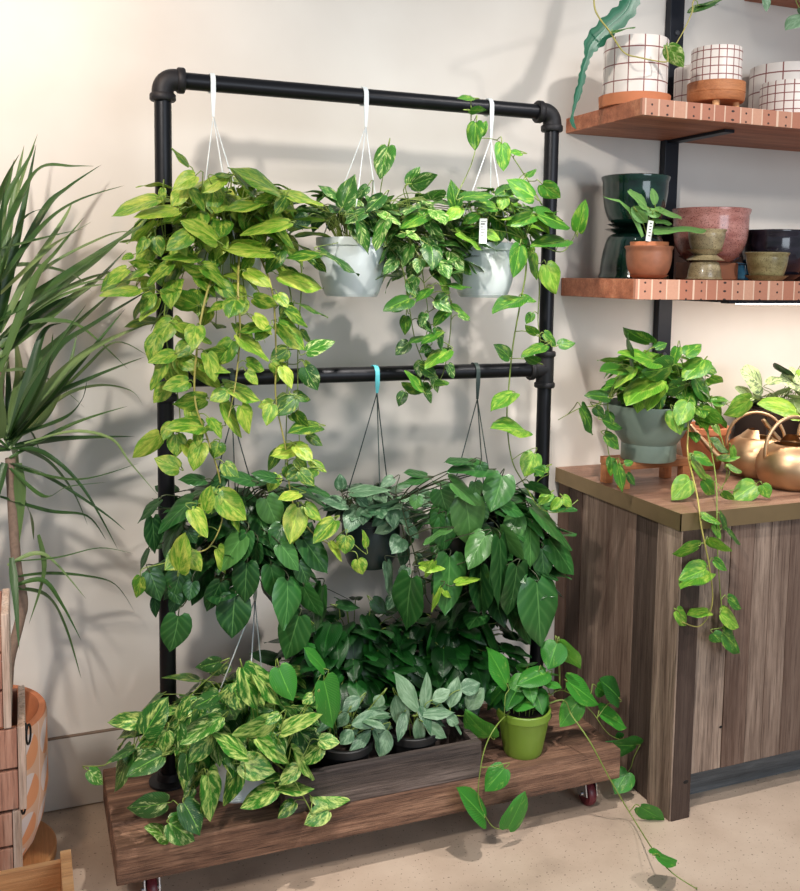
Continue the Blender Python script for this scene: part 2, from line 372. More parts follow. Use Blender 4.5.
class Fol:
    def __init__(s, ymax=YW-.012, zmin=None): s.v = []; s.f = []; s.uv = []; s.a = []; s.ymax = ymax; s.zmin = zmin
    def leaf(s, base, d, nrm, L, W, kind='pothos', tone=.5, droop=.25, fold=.28, twist=0., rg=rnd):
        base = Vector(base); d = Vector(d).normalized(); n = Vector(nrm); n = n-d*n.dot(d)
        if n.length < 1e-4: n = d.orthogonal()
        n.normalize(); side = d.cross(n)
        b = len(s.v); pr = PROF[kind]; seed = rg.random(); ph = rg.uniform(0, 6.28); bend = rg.uniform(-.1, .1); wav = rg.uniform(.01, .04)
        tone = min(1, max(0, tone))
        for (t, w, sh) in pr:
            for c in COLS:
                x = (t + sh*abs(c)**1.3)*L; y = c*w*W/2 + bend*L*t*t
                z = fold*abs(c*w)*W/2*(1-.4*t) - droop*L*t*t*.8 + wav*L*math.sin(ph+9*t+c*2)*abs(c) - .1*W*abs(c)**3*w
                ang = twist*t
                p = base + d*x + side*(y*math.cos(ang)-z*math.sin(ang)) + n*(z*math.cos(ang)+y*math.sin(ang))
                if p.y > s.ymax: p.y = s.ymax - .004*rg.random()
                if s.zmin is not None and p.z < s.zmin: p.z = s.zmin+.003*rg.random()
                s.v.append(tuple(p)); s.uv.append((.5+c/2, t)); s.a.append((seed, tone, 0))
        m = len(COLS)
        for i in range(len(pr)-1):
            for j in range(m-1): s.f.append((b+i*m+j, b+i*m+j+1, b+(i+1)*m+j+1, b+(i+1)*m+j))
    def strap(s, pts, W, tone=.5, fold=.35, nrm=None, widths=None, wave=0):
        pts = [Vector(p) for p in pts]; k = len(pts); b = len(s.v); seed = rnd.random()
        for i, p in enumerate(pts):
            t = i/(k-1); d = (pts[min(i+1, k-1)]-pts[max(i-1, 0)]).normalized()
            vd = nrm if nrm is not None else (CAM-p).normalized()*.6+Vector((0, 0, .8))
            n = vd-d*vd.dot(d); n.normalize(); sd = d.cross(n)
            w = W*(widths[i] if widths else min(1, .5+t*1.6)*min(1, (1-t)*1.35+.01)**.95)/2
            if wave: w *= 1+wave*math.sin(t*wave*150)
            for c in (-1, -.5, 0, .5, 1):
                q = p + sd*c*w + n*abs(c)*w*fold
                if q.y > s.ymax: q.y = s.ymax-.003*rnd.random()
                s.v.append(tuple(q)); s.uv.append((.5+c/2, t)); s.a.append((seed, tone, 0))
        for i in range(k-1):
            for j in range(4): s.f.append((b+i*5+j, b+i*5+j+1, b+(i+1)*5+j+1, b+(i+1)*5+j))
    def obj(s, name, mat, parent): return mkobj(name, s.v, s.f, mat, parent, s.uv, s.a, 'leaf', True)

class Plant:
    """collects leaves and stems of one plant; build() makes its parts"""
    def __init__(s, Y0, mat, kind='pothos', anchor=None, bulge=.0, cx=0, rx=1, tone=.5, tvar=.3, jit=.025, stem='stem', zmin=None, petr=.0013, tscale=1.):
        s.tscale = tscale
        s.Y0 = Y0; s.mat = mat; s.kind = kind; s.fol = {}; s.st = MB(); s.anchor = anchor; s.bulge = bulge; s.cx = cx; s.rx = rx
        s.tone = tone; s.tvar = tvar; s.jit = jit; s.stem = stem; s.vines = []; s.zmin = zmin; s.petr = petr; s.tan = MB()
    def F(s, m):
        if m not in s.fol: s.fol[m] = Fol(zmin=s.zmin)
        return s.fol[m]
    def depth(s, px):
        q = max(0, 1-((px-s.cx)/s.rx)**2); return s.Y0 - s.bulge*math.sqrt(q)
    def rows(s, tile, txt, Y=None, mat=None, kind=None, tone=None, pet=.05, jit=None):
        x0, y0, sc = tile
        for line in txt.replace('\n', ';').split(';'):
            q = [float(v) for v in line.split()]
            if len(q) < 5: continue
            bx, by, tx, ty = x0+q[0]/sc, y0+q[1]/sc, x0+q[2]/sc, y0+q[3]/sc; w = q[4]/sc
            tn = q[5] if len(q) > 5 else (s.tone if tone is None else tone)+rnd.uniform(-s.tvar, s.tvar)*.6
            yy = (Y if Y is not None else s.depth((bx+tx)/2)) + rnd.uniform(-1, 1)*(s.jit if jit is None else jit)
            tn *= s.tscale
            B = at(bx, by, yy); T = at(tx, ty, yy)
            L = (T-B).length; mp = mpp(B.x, yy, B.z); w *= mp
            tilt = rnd.uniform(-.1, .35); T = at(tx, ty, yy-L*tilt)
            d = (T-B); L = d.length; d.normalize()
            W = max(w, L*(.76 if (kind or s.kind) != 'lance' else .36)); roll = math.acos(min(1, w/W))
            view = (CAM-B).normalized(); n = view-d*view.dot(d); n.normalize(); side = d.cross(n)
            if side.z < 0: side = -side
            n = n*math.cos(roll)+side*math.sin(roll)*(1 if rnd.random() < .85 else -1)
            n = (n+Vector((rnd.uniform(-.15, .15), rnd.uniform(-.15, .15), rnd.uniform(0, .25)))).normalized()
            s.F(mat or s.mat).leaf(B, d, n, L*1.02, W, kind or s.kind, tn, droop=rnd.uniform(.06, .2), fold=rnd.uniform(.15, .35))
            s.pet(B, d, pet)
    def near(s, B):
        best = None; bd = 1e9
        for v in s.vines:
            for p in v:
                dd = (p-B).length
                if dd < bd: bd = dd; best = p
        if s.anchor is not None:
            for a in (s.anchor if isinstance(s.anchor, list) else [s.anchor]):
                dd = (Vector(a)-B).length*(1.0 if s.vines else 1)
                if dd < bd: bd = dd; best = Vector(a)
        return best, bd
    def pet(s, B, d, maxlen):
        a, dist = s.near(B)
        if a is None or dist < .004: return
        e = a if dist < .3 else B+(a-B)*(min(maxlen, dist)/dist)
        m1 = B - d*min(.02, dist*.3) ; m2 = (B+e)/2 + Vector((0, 0, .012 if e.z < B.z else .004))
        s.st.tube(smoothpath([B, m1, m2, e], 3), s.petr, 5)
    def vine(s, pxs, Y, r=.0022, n=0, size=.06, tone=None, mat=None, tan=False, spread=1., wj=0):
        Ys = Y if isinstance(Y, (list, tuple)) else [Y]*len(pxs)
        P = smoothpath([at(p[0], p[1], y) for p, y in zip(pxs, Ys)], 6); s.vines.append(P)
        (s.tan if tan else s.st).tube(P, [r*(1-.5*i/len(P)) for i in range(len(P))], 6)
        s.autoleaf(P, n, size, tone, mat, spread)
        return P
    def autoleaf(s, P, n, size, tone=None, mat=None, spread=1.):
        for k in range(n):
            i = int((k+.5)/n*(len(P)-1)); p = P[i]; sgn = 1 if k % 2 else -1
            out = Vector((sgn*rnd.uniform(.3, 1)*spread, rnd.uniform(-1, .15), 0)).normalized()
            b = p + out*size*rnd.uniform(.25, .6)+Vector((0, 0, rnd.uniform(-.01, .015)))
            d = out*rnd.uniform(.4, 1)+Vector((0, 0, rnd.uniform(-1.1, -.15)))
            nr = Vector((out.x*.5, -.8, .55))+Vector([rnd.uniform(-.3, .3) for _ in range(3)])
            L = size*rnd.uniform(.75, 1.2)
            s.F(mat or s.mat).leaf(b, d, nr, L, L*rnd.uniform(.7, .9), s.kind, (s.tone if tone is None else tone)+rnd.uniform(-s.tvar, s.tvar), droop=rnd.uniform(.1, .35))
            s.st.tube(smoothpath([p, (p+b)/2+Vector((0, 0, .006)), b], 3), s.petr, 5)
    def mound(s, C, R, n, size, tone=None, mat=None, zlo=-.35, up=.5, root=None, kind=None, front=0.):
        C = Vector(C); root = Vector(root) if root is not None else C-Vector((0, 0, R[2]*.5))
        for k in range(n):
            while True:
                u = Vector((rnd.gauss(0, 1), rnd.gauss(0, 1)-front, rnd.gauss(0, 1))).normalized()
                if u.z > zlo: break
            q = rnd.uniform(.45, 1)
            b = C+Vector((u.x*R[0]*q, u.y*R[1]*q, u.z*R[2]*q))
            if b.y > YW-.03: b.y = YW-.03
            h = Vector((u.x, u.y, 0)); 
            if h.length < .05: h = Vector((rnd.uniform(-1, 1), rnd.uniform(-1, 1), 0))
            h.normalize()
            d = h*rnd.uniform(.5, 1)+Vector((0, 0, rnd.uniform(-.8, .35)))
            nr = Vector((0, 0, 1))*up*2+h*rnd.uniform(.2, 1.)+Vector([rnd.uniform(-.35, .35) for _ in range(3)])
            L = size*rnd.uniform(.7, 1.2)
            s.F(mat or s.mat).leaf(b, d, nr, L, L*rnd.uniform(.68, .88)*(1 if (kind or s.kind) != 'lance' else .5), kind or s.kind, (s.tone if tone is None else tone)+rnd.uniform(-s.tvar, s.tvar), droop=rnd.uniform(.15, .5), twist=rnd.uniform(-.3, .3))
            rt = root+Vector((u.x*.03, u.y*.03, 0)); m = (rt+b)/2+Vector((0, 0, .02+.25*abs(b.z-rt.z)))
            s.st.tube(smoothpath([rt, m, b], 4), s.petr, 5)
    def build(s, root, names=None):
        for m, f in s.fol.items():
            if f.v: f.obj('foliage', m, root)
        if s.st.v: s.st.obj('stems', s.stem, root, smooth=True)
        if s.tan.v: s.tan.obj('vine', 'stem_tan', root, smooth=True)
exec_parts = []
# ------------------------------------------------------------------ room
b = MB().box((-3.5, YW, -.02), (7, YW+.12, 3.6)); tag(b.obj('wall_back', wallmat()), 'pale painted wall behind the rack and shelves', 'wall', kind='structure')
b = MB().box((-3.5, -3.2, -.1), (7, YW+.1, 0)); tag(b.obj('floor', floormat()), 'beige speckled concrete floor', 'floor', kind='structure')
b = MB().box((-3.5, YW-.012, 0.004), (XC+.02, YW, .2077), bev=.003)
tag(b.obj('baseboard_back', flat('baseboard_paint', (205, 200, 192), .6, var=.05)), 'tall pale baseboard along the back wall', 'baseboard', kind='structure')

b = MB().box((-3.5, YW-.0125, .2077), (XC+.02, YW, .2107)); tag(b.obj('shade_strip_1', flat('gap_shade', (120, 102, 88), .8)), 'thin strip coloured dark as shade in the gap above the baseboard', 'shade_strip', kind='structure')  # dark colour stands in for the shadow in the gap
# ------------------------------------------------------------------ rack
rack = empty('plant_rack', ((XP0+XP1)/2, YR, 0), 'black pipe plant rack standing on a thick reclaimed timber platform with casters', 'rack')
PR = .0205
def pipe(a, b_, name='pipe'): return MB().tube([a, b_], PR, 28).obj(name, 'pipe', rack, auto=.6)
pipe((XL, YR, ZPT), (XL, YR, ZT-.035), 'upright_pipe'); pipe((XR, YR, ZPT), (XR, YR, ZT-.035), 'upright_pipe')
pipe((XL+.035, YR, ZT), (XR-.035, YR, ZT), 'top_bar'); pipe((XL+.03, YR, ZM), (XR-.03, YR, ZM), 'middle_bar')
def elbow(x, sx):
    m = MB(); R = .028; pts = []
    for k in range(9):
        a = k/8*PI/2; pts.append((x+sx*(R-R*math.cos(a)), YR, ZT-R+R*math.sin(a)))
    pts = [(x, YR, ZT-R-.012)]+pts+[(x+sx*(R+.012), YR, ZT)]
    m.tube(pts, .0262, 28)
    for q in (0, 1):
        if q == 0: m.tube([(x, YR, ZT-R-.024), (x, YR, ZT-R-.021), (x, YR, ZT-R-.009), (x, YR, ZT-R-.006)], [.0285, .031, .031, .0285], 28)
        else: m.tube([(x+sx*(R+.006), YR, ZT), (x+sx*(R+.009), YR, ZT), (x+sx*(R+.021), YR, ZT), (x+sx*(R+.024), YR, ZT)], [.0285, .031, .031, .0285], 28)
    return m.obj('elbow_fitting', 'fitting', rack, auto=.7)
elbow(XL, 1); elbow(XR, -1)
def tee(x, sx):
    m = MB(); m.tube([(x, YR, ZM-.045), (x, YR, ZM+.045)], .0255, 28); m.tube([(x, YR, ZM), (x+sx*.045, YR, ZM)], .0255, 28)
    for dz in (-.045, .045): m.tube([(x, YR, ZM+dz-.008), (x, YR, ZM+dz-.005), (x, YR, ZM+dz+.005), (x, YR, ZM+dz+.008)], [.0275, .03, .03, .0275], 28)
    m.tube([(x+sx*.038, YR, ZM), (x+sx*.041, YR, ZM), (x+sx*.051, YR, ZM), (x+sx*.054, YR, ZM)], [.0275, .03, .03, .0275], 28)
    return m.obj('tee_fitting', 'fitting', rack, auto=.7)
tee(XL, 1); tee(XR, -1)
for x in (XL, XR):
    MB().lathe([(0, 0), (.05, 0), (.05, .006), (.03, .01), (.027, .028), (.0215, .028)], (x, YR, ZPT-.001), 32).obj('floor_flange', 'fitting', rack, auto=.5)
# platform: three timbers side by side
m = MB(); w = (YP1-YP0)/3
bm_w = random.Random(3)
for k in range(3): m.box((XP0, YP0+k*w+.001, ZPB), (XP1+[0, .004, -.003][k], YP0+(k+1)*w-.001, ZPT-[0, .002, .001][k]), bev=.004)
pf = m.obj('platform', 'platform', rack)
for (cx_, cy_) in ((xat(588, YP0+.07, .04), YP0+.075), (XP0+.085, YP0+.075), (XP1-.08, YP1-.08), (XP0+.085, YP1-.08)):
    c = MB(); c.box((cx_-.032, cy_-.032, ZPB-.005), (cx_+.032, cy_+.032, ZPB))
    c.lathe([(0, 0), (.02, 0), (.02, .014), (0, .014)], (cx_, cy_, ZPB-.019), 20)
    for sx in (-1, 1):
        c.box((cx_+sx*.017-.0015, cy_-.02, .03), (cx_+sx*.017+.0015, cy_+.024, ZPB-.014), rot=Matrix.Rotation(-.25, 3, 'X'))
    c.tube([(cx_-.022, cy_, .035), (cx_+.022, cy_, .035)], .006, 12)
    ca = c.obj('caster', 'chrome', rack)
    ax = Matrix.Rotation(PI/2, 3, 'Y')
    MB().lathe([(0, -.0125), (.024, -.0125), (.032, -.011), (.035, -.006), (.035, .006), (.032, .011), (.024, .0125), (0, .0125)], (cx_, cy_, .035), 32, axis=ax).obj('wheel', 'wheel', ca, auto=.6)

# ------------------------------------------------------------------ pots
def potmesh(root, c, rt, rb, h, mat, lip=.006, ridges=0, th=.003, soil=True, name='pot', soilz=.02, belly=0):
    m = MB(); z = 0
    pr = [(0, 0), (rb*.96, 0), (rb, .004)]
    K = 10
    for k in range(1, K):
        t = k/K; pr.append((rb+(rt-rb)*t+belly*math.sin(t*PI), h*t*.86))
    pr += [(rt, h-.022), (rt+lip, h-.02), (rt+lip, h-.002), (rt+lip-.002, h), (rt-th, h), (rt-th-.001, h-.025), (rb*.94, .006), (0, .006)]
    if ridges:
        for q in range(ridges):
            zz = .008+q*.006; r0 = rb+(rt-rb)*zz/(h*.86)
            m.lathe([(r0-.002, zz-.0016), (r0+.0014, zz), (r0-.002, zz+.0016)], c, 48)
    m.lathe(pr, c, 48)
    o = m.obj(name, mat, root, auto=.5)
    if soil: MB().lathe([(rt-th-.004, 0), (rt*.5, .006), (0, .008)], (c[0], c[1], c[2]+h-soilz), 32).obj('soil', 'soil', root, smooth=True)
    return o
def strapmesh(pts, w, t, side=Vector((1, 0, 0))):
    m = MB(); k = len(pts); pts = [Vector(p) for p in pts]; nb = 0
    for i, p in enumerate(pts):
        d = (pts[min(i+1, k-1)]-pts[max(i-1, 0)]).normalized(); n = side.cross(d).normalized(); ww = w[i] if isinstance(w, list) else w
        for (a, c) in ((-1, -1), (1, -1), (1, 1), (-1, 1)):
            m.v.append(tuple(p+side*a*ww/2+n*c*t/2)); m.uv.append((0, 0)); m.a.append((.5, .5, .5))
    for i in range(k-1):
        for j in range(4): m.f.append((i*4+j, i*4+(j+1) % 4, (i+1)*4+(j+1) % 4, (i+1)*4+j))
    m.f.append((3, 2, 1, 0)); m.f.append(tuple((k-1)*4+j for j in range(4)))
    return m
def hanger(root, x, zbar, yb, zjoin, cpot, rrim, zrim, mat='white_plastic', matcord=None, w=.012, a0=.6, hook=True):
    cr = MB() if False else None
    if hook:
        rr = PR+.003; pts = [(x, yb-rr*.9, zjoin)]; 
        pts += [(x, yb-rr*1.0, zbar-.03)]
        for k in range(13):
            a = PI+ -k/12*PI*1.35; pts.append((x, yb+rr*math.cos(a), zbar+rr*math.sin(a)))
        hk = strapmesh(pts, [w*.5, w]+[w]*13, .003).obj('hanger_hook', mat, root)
        j = Vector((x, yb-rr*.9, zjoin))
    else:
        j = Vector((x, yb, zjoin)); hk = strapmesh([(x, yb, zjoin-.004), (x, yb, zjoin+.01), (x, yb+.002, zjoin+.05), (x, yb+.012, zjoin+.072), (x, yb+.03, zjoin+.066), (x, yb+.034, zjoin+.05)], [w*.5, w*.8, w, w, w, w], .003).obj('hanger_hook', mat, root)
    for k in range(3):
        a = a0+k*2*PI/3; e = Vector((cpot[0]+rrim*math.cos(a), cpot[1]+rrim*math.sin(a), zrim))
        MB().tube([j, (j+e)/2+Vector((0, 0, -.004)), e, e-Vector((0, 0, .012))], .0016, 8).obj('hanger_cord', matcord or mat, root, smooth=True)

G = 'hanging pots on the top bar'
def hangpot(name, label, group, pxc, pyrim, wpx, hpx, hookpx, zbar, joinpy, mat, hmat='white_plastic', cmat=None, ridges=3, Yc=YR, a0=.5, ratio=.84):
    rim = at(pxc, pyrim, Yc); mp = mpp(rim.x, Yc, rim.z); r = wpx*mp/2; h = hpx*mp
    c = (rim.x, Yc, rim.z-h)
    root = empty(name, c, label, 'hanging plant', group)
    potmesh(root, c, r-.006, r*ratio-.01, h, mat, ridges=ridges, belly=.008)
    hx = at(hookpx-1.5, 90 if zbar > 1.5 else 375, YR).x; zj = at(hookpx, joinpy, YR).z
    hanger(root, hx, zbar, YR, zj, c, r-.002, rim.z-.004, hmat, cmat, a0=a0)
    return root, Vector((rim.x, Yc, rim.z)), r, h

A = (100, 140, 5.571); B_ = (220, 140, 5.571); C_ = (100, 280, 4.457); D_ = (220, 280, 4.457); E_ = (300, 130, 4.444); F_ = (370, 250, 5.94)
G_ = (430, 80, 4.453); H_ = (460, 260, 4.05); I_ = (110, 450, 4.243); J_ = (240, 450, 4.243); K_ = (380, 440, 4.455); L_ = (470, 440, 4.045)
M_ = (80, 640, 4.05); N_ = (200, 640, 4.688); O_ = (300, 590, 4.0); Q_ = (430, 600, 2.759); P_ = (580, 320, 4.0); R_ = (640, 480, 5.0); S_ = (540, 450, 2.02)

# ---- top left: golden pothos
root, rim, r, h = hangpot('hanging_golden_pothos', 'yellow-green pothos in the left pale hanging pot, vines reaching below the middle bar', None, 229, 243, 68, 54, 213, ZT, 118, 'pot_white')
p = Plant(YR-.12, 'golden', anchor=rim+Vector((0, -.02, .0)), bulge=.07, cx=225, rx=120, tone=.5, tvar=.35, tscale=.8)
p.vine([(225, 240), (205, 300), (197, 350), (195, 400), (208, 440), (220, 480), (222, 520), (208, 548), (190, 552)], [YR-.1, YR-.19]+[YR-.2]*7, .003, 13, .06, tan=True)
p.vine([(240, 240), (238, 290), (240, 330), (236, 380), (228, 420)], [YR-.1, YR-.2]+[YR-.2]*3, .003, 8, .06, tan=True)
p.vine([(255, 245), (272, 290), (276, 350), (276, 400), (286, 450), (292, 500), (310, 530), (330, 545)], [YR-.1, YR-.17]+[YR-.17]*6, .0026, 10, .056, tan=True)
p.vine([(262, 245), (290, 290), (288, 350), (286, 440), (285, 470)], [YR-.05]+[YR-.12]*4, .0022, 8, .05, .15)
p.vine([(270, 240), (300, 260), (298, 340), (298, 400), (301, 480)], [YR-.05]+[YR-.1]*4, .0022, 6, .05, .15)
p.vine([(205, 245), (170, 290), (165, 330), (175, 380), (180, 420), (175, 455)], [YR-.1, YR-.16]+[YR-.15]*4, .0022, 10, .062)
p.vine([(200, 240), (150, 255), (135, 290)], [YR-.08, YR-.1, YR-.1], .0022, 6, .06)
p.mound(rim+Vector((-.02, -.02, .06)), (.2, .14, .12), 125, .078, zlo=-.5, root=rim-Vector((0, 0, .02)))
p.mound(rim+Vector((-.08, -.08, -.08)), (.17, .1, .16), 45, .07, zlo=-.8, root=rim+Vector((-.03, -.05, 0)))
p.rows(A, '''310 330 65 400 75;420 385 190 405 50 1;490 140 405 40 45;530 200 400 260 100 .95;690 210 560 290 90 1;650 200 750 190 40 .1;350 270 340 340 45;480 270 390 360 90 .9
510 280 590 390 70;650 560 465 425 110 .8;690 540 640 670 80 .85;300 450 170 590 60 .8;260 550 200 630 70;310 540 330 650 90;500 520 380 615 115 .4;540 660 360 640 60 .45;590 740 455 715 60 .5
570 700 730 810 80 .5;180 640 120 660 45;270 690 160 690 50;150 720 30 800 90;260 715 110 785 45;400 690 250 790 60;210 830 10 850 60;440 395 340 450 70''')
p.rows(C_, '''430 110 275 45 95;255 85 165 170 55 .9;320 180 235 300 90 .7;345 200 500 265 55 .6;330 330 215 360 70;400 280 340 345 80;285 365 225 490 45;310 370 330 470 80;340 350 400 440 60 .9
420 360 525 495 80 .9;560 100 480 140 40;560 320 460 330 60;450 390 580 400 60;470 530 330 560 80 .35;460 650 300 640 90 .5;265 690 155 800 85 .95;340 690 350 785 90 .6;350 840 245 800 90 .75;440 670 430 745 45;540 650 460 660 50;530 725 510 795 80 .2''')
p.rows(D_, '''100 80 30 160 110 1;150 80 255 120 60 .4;215 200 80 210 55 .4;260 190 390 300 90 .4;80 250 220 350 75 .8;290 130 400 190 60 .1;345 105 485 150 35 0;120 410 175 460 55 .8;20 470 190 520 80 .6;235 550 170 560 55 .9
330 530 250 600 85 0;330 510 405 530 50 0;335 590 390 660 50 0;440 650 300 655 60 0;390 690 460 735 50 0;370 740 225 780 85 1;300 830 330 895 70 .05;430 850 350 880 50 .1;10 550 100 700 80 .8;230 370 270 420 50;300 310 230 360 80 .05''')
p.rows(D_, '390 320 505 265 80 .6;380 390 430 495 90 .1', mat='marble')
p.rows(B_, '''315 285 75 120 85 .5;190 300 75 150 50 .3;345 290 575 350 70 .8;240 350 10 370 50 .6;290 310 200 360 60 .6;370 310 310 410 70 .15;380 460 110 490 55 .7;310 480 410 600 65 .3;275 620 15 595 80 .8;340 610 260 740 100 .05;550 640 360 650 75 .05;330 750 580 820 90 .85''')
p.rows(I_, '290 510 305 362 95 .75;335 440 395 510 75 .8;345 255 425 360 70 .8;460 190 580 300 120 .75;400 255 430 155 70 .6;130 540 110 630 60 .3', Y=YR-.24)
p.rows(J_, '255 90 200 130 70 0;255 90 320 150 65 .1;250 185 160 205 45 .95;245 245 210 395 110 .95;280 240 350 290 60 .7;400 300 310 390 80 .3;450 365 440 440 80 .3;500 465 520 530 70 .7;535 410 532 340 25 .5', Y=YR-.22)
p.build(root)

# ---- top middle: marbled pothos
root, rim, r, h = hangpot('hanging_marble_pothos', 'cream-marbled pothos in the middle pale hanging pot on the top bar', None, 352, 238, 72, 58, 365, ZT, 128, 'pot_white', a0=.2)
p = Plant(YR-.1, 'marble', anchor=rim, bulge=.05, cx=380, rx=110, tscale=.75, tone=.3, tvar=.3, stem='stem')
p.vine([(375, 232), (400, 262), (408, 300), (415, 340), (425, 370), (420, 388), (405, 394)], [YR-.05, YR-.12]+[YR-.1]*5, .002, 13, .045)
p.vine([(385, 232), (430, 245), (449, 295), (451, 320), (448, 350), (441, 378), (425, 394)], [YR-.05, YR-.1]+[YR-.08]*5, .002, 7, .04)
p.vine([(380, 235), (415, 250), (425, 290), (430, 330)], [YR-.05]+[YR-.13]*3, .002, 10, .05)
p.mound(rim+Vector((.0, .0, .05)), (.16, .12, .08), 60, .068, zlo=-.1, root=rim-Vector((0, 0, .02)))
p.mound(rim+Vector((.17, -.06, -.0)), (.14, .1, .13), 130, .062, zlo=-.9, root=rim+Vector((.05, -.02, 0)), tone=.35)
p.rows(E_, '''190 340 245 200 95 .3;170 310 90 245 50;390 75 350 210 90 .5;480 240 535 165 60 .4;500 240 615 215 60 .3;260 410 310 550 60 .2;95 540 262 630 55 .1;290 360 200 410 60 .3;370 290 290 360 70 .1;350 370 450 410 45 .9
380 400 330 530 70 .6;490 510 455 605 65 .7;530 580 630 570 60 1;550 390 660 490 70 .4;475 460 540 480 40 1;570 480 610 540 60 .2;670 600 730 640 50 1;300 250 250 300 50''')
p.rows(E_, '580 370 435 415 75 .5', mat='pothos')
p.rows(B_, '490 430 400 480 90 .1;660 320 560 255 55 .5')
p.rows(F_, '''235 290 90 345 95 .1;215 395 205 505 65 .4;360 235 265 300 50;450 270 370 330 70 .1;420 160 480 265 50 .9;485 330 600 390 55 .6;320 515 220 545 30 .1;420 490 300 555 55 .4;350 570 300 610 60 .1;460 600 320 680 80 .8;380 740 280 680 80 .05
380 790 470 780 60 .3;455 210 605 210 50 .3;460 360 370 440 70 .3;540 80 600 150 60 .5''', mat='pothos')
p.rows(F_, '310 830 215 710 50 .6;310 840 190 800 50 .4', mat='pothos')
p.build(root)

# ---- top right: green pothos
root, rim, r, h = hangpot('hanging_green_pothos', 'green pothos in the right pale hanging pot, one vine curling up over the top bar', None, 484, 243, 66, 54, 490, ZT, 140, 'pot_white', a0=.9)
p = Plant(YR-.1, 'pothos', anchor=rim, bulge=.05, cx=500, rx=90, tscale=.85, tone=.4, tvar=.3)
p.vine([(542, 205), (520, 168), (500, 142), (478, 138)], [YR-.06, YR-.06, YR-.05, YR-.04], .002)
p.vine([(471, 125), (471, 105), (470, 95)], YR-.05, .0016)
p.vine([(525, 240), (526, 270), (520, 305), (513, 345), (509, 385), (507, 420), (512, 460), (525, 485), (540, 508), (560, 512), (578, 500)], [YR-.1]*8+[YR-.17]*3, .0025)
p.vine([(530, 235), (539, 280), (538, 320), (541, 345)], [YR-.08]*4, .0022, 4, .045)
p.vine([(530, 240), (560, 252), (572, 240), (578, 228)], [YR-.08]*4, .0018)
p.mound(rim+Vector((.03, .0, .05)), (.16, .13, .1), 85, .068, zlo=-.2, root=rim-Vector((0, 0, .02)))
p.rows(G_, '''190 80 125 75 30;180 135 250 140 30;205 190 190 305 80 .4;225 245 250 180 45 .4;320 285 335 400 75 .6;405 325 355 320 30;435 430 468 392 30;500 465 575 535 80 .6;660 670 685 535 70 .6;460 520 350 445 90 .6;115 570 95 445 60 .2;150 520 290 500 45 .2
290 570 190 545 50 .3;370 480 290 500 50 .1;330 520 320 580 60 .8;460 600 345 640 75 .5;480 600 635 640 100 .3;600 715 465 730 70 .3;250 680 315 710 50 .9;120 680 240 745 55 .8;135 570 65 620 55 .9;400 740 375 875 80 .5;460 775 460 890 55 .7;210 600 150 640 50 .5''')
p.rows(H_, '''350 20 400 135 85 1;250 155 125 200 55 .4;250 150 310 165 35;310 300 265 265 35;340 345 252 380 55 .4;200 395 150 335 55 .2;315 415 258 390 45 .3;400 345 465 330 50 .4;215 540 125 595 65 .7;260 690 130 655 60 .7;300 785 262 875 90 .8;350 840 300 870 40 .4''')
p.rows(L_, '325 215 275 255 50 .8;365 240 325 285 45 .9;375 230 415 270 42 .9;300 130 260 115 45 .4', Y=YR-.18, jit=.005)
p.build(root)
# its plant tag
c0 = at(483, 232, YR-.155); m = MB(); m.box((c0.x-.011, c0.y-.001, c0.z-.03), (c0.x+.011, c0.y+.001, c0.z+.035), bev=.0008)
tg = m.obj('plant_tag', 'tag_white', root); m = MB()
for k in range(7): m.box((c0.x-.007, c0.y-.0016, c0.z+.026-k*.007), (c0.x+.007-(k % 3)*.003, c0.y-.001, c0.z+.0275-k*.007+(.0015 if k == 1 else 0)))
m.obj('tag_print', 'ink', tg)

# ---- middle left: dark heartleaf philodendron
GD = None
root, rim, r, h = hangpot('hanging_heartleaf', 'dark heartleaf philodendron hanging from the left end of the middle bar beside the upright', None, 234, 510, 62, 50, 232, ZM, 415, 'pot_dark', 'cord_dark', a0=.4)
p = Plant(YR-.12, 'heart', 'heart', anchor=rim, bulge=.08, cx=240, rx=120, tone=.3, tvar=.25, stem='stem_dark', petr=.0016)
p.mound(rim+Vector((0, -.02, .02)), (.2, .14, .07), 50, .085, zlo=-.4, tone=.15, root=rim-Vector((0, 0, .02)))
p.mound(rim+Vector((0, -.06, -.1)), (.2, .1, .12), 60, .09, zlo=-.9, tone=.15)
p.rows(I_, '''400 125 295 120 45 .2;350 215 190 330 90 .25;210 215 110 300 50 0;180 290 190 440 85 0;160 425 120 510 30 0;560 370 460 520 100 .7;580 480 570 650 110 .1;470 560 410 690 90 .05;530 620 512 800 150 .1;170 520 220 640 100 .2;190 630 195 710 45 0
300 510 270 620 110 .2;350 560 335 640 70 .2;270 590 290 660 60 .1;290 705 268 860 130 .25;600 130 480 90 50 .3;480 110 420 190 60 .2;330 340 360 400 60 .1;500 250 540 340 90 .1''')
p.rows(J_, '''110 205 165 330 115 .7;180 320 130 410 90 .5;30 350 10 470 60 .3;170 400 262 500 85 .6;270 380 375 520 110 .2;130 490 160 640 100 .5;200 555 215 760 115 .5;270 580 332 718 85 .45;350 580 315 770 85 .45;250 705 190 891 140 .3;150 120 50 95 50 .2;290 160 390 185 35 .3;70 400 60 500 60 .2;250 480 300 570 80 .1''')
p.build(root)

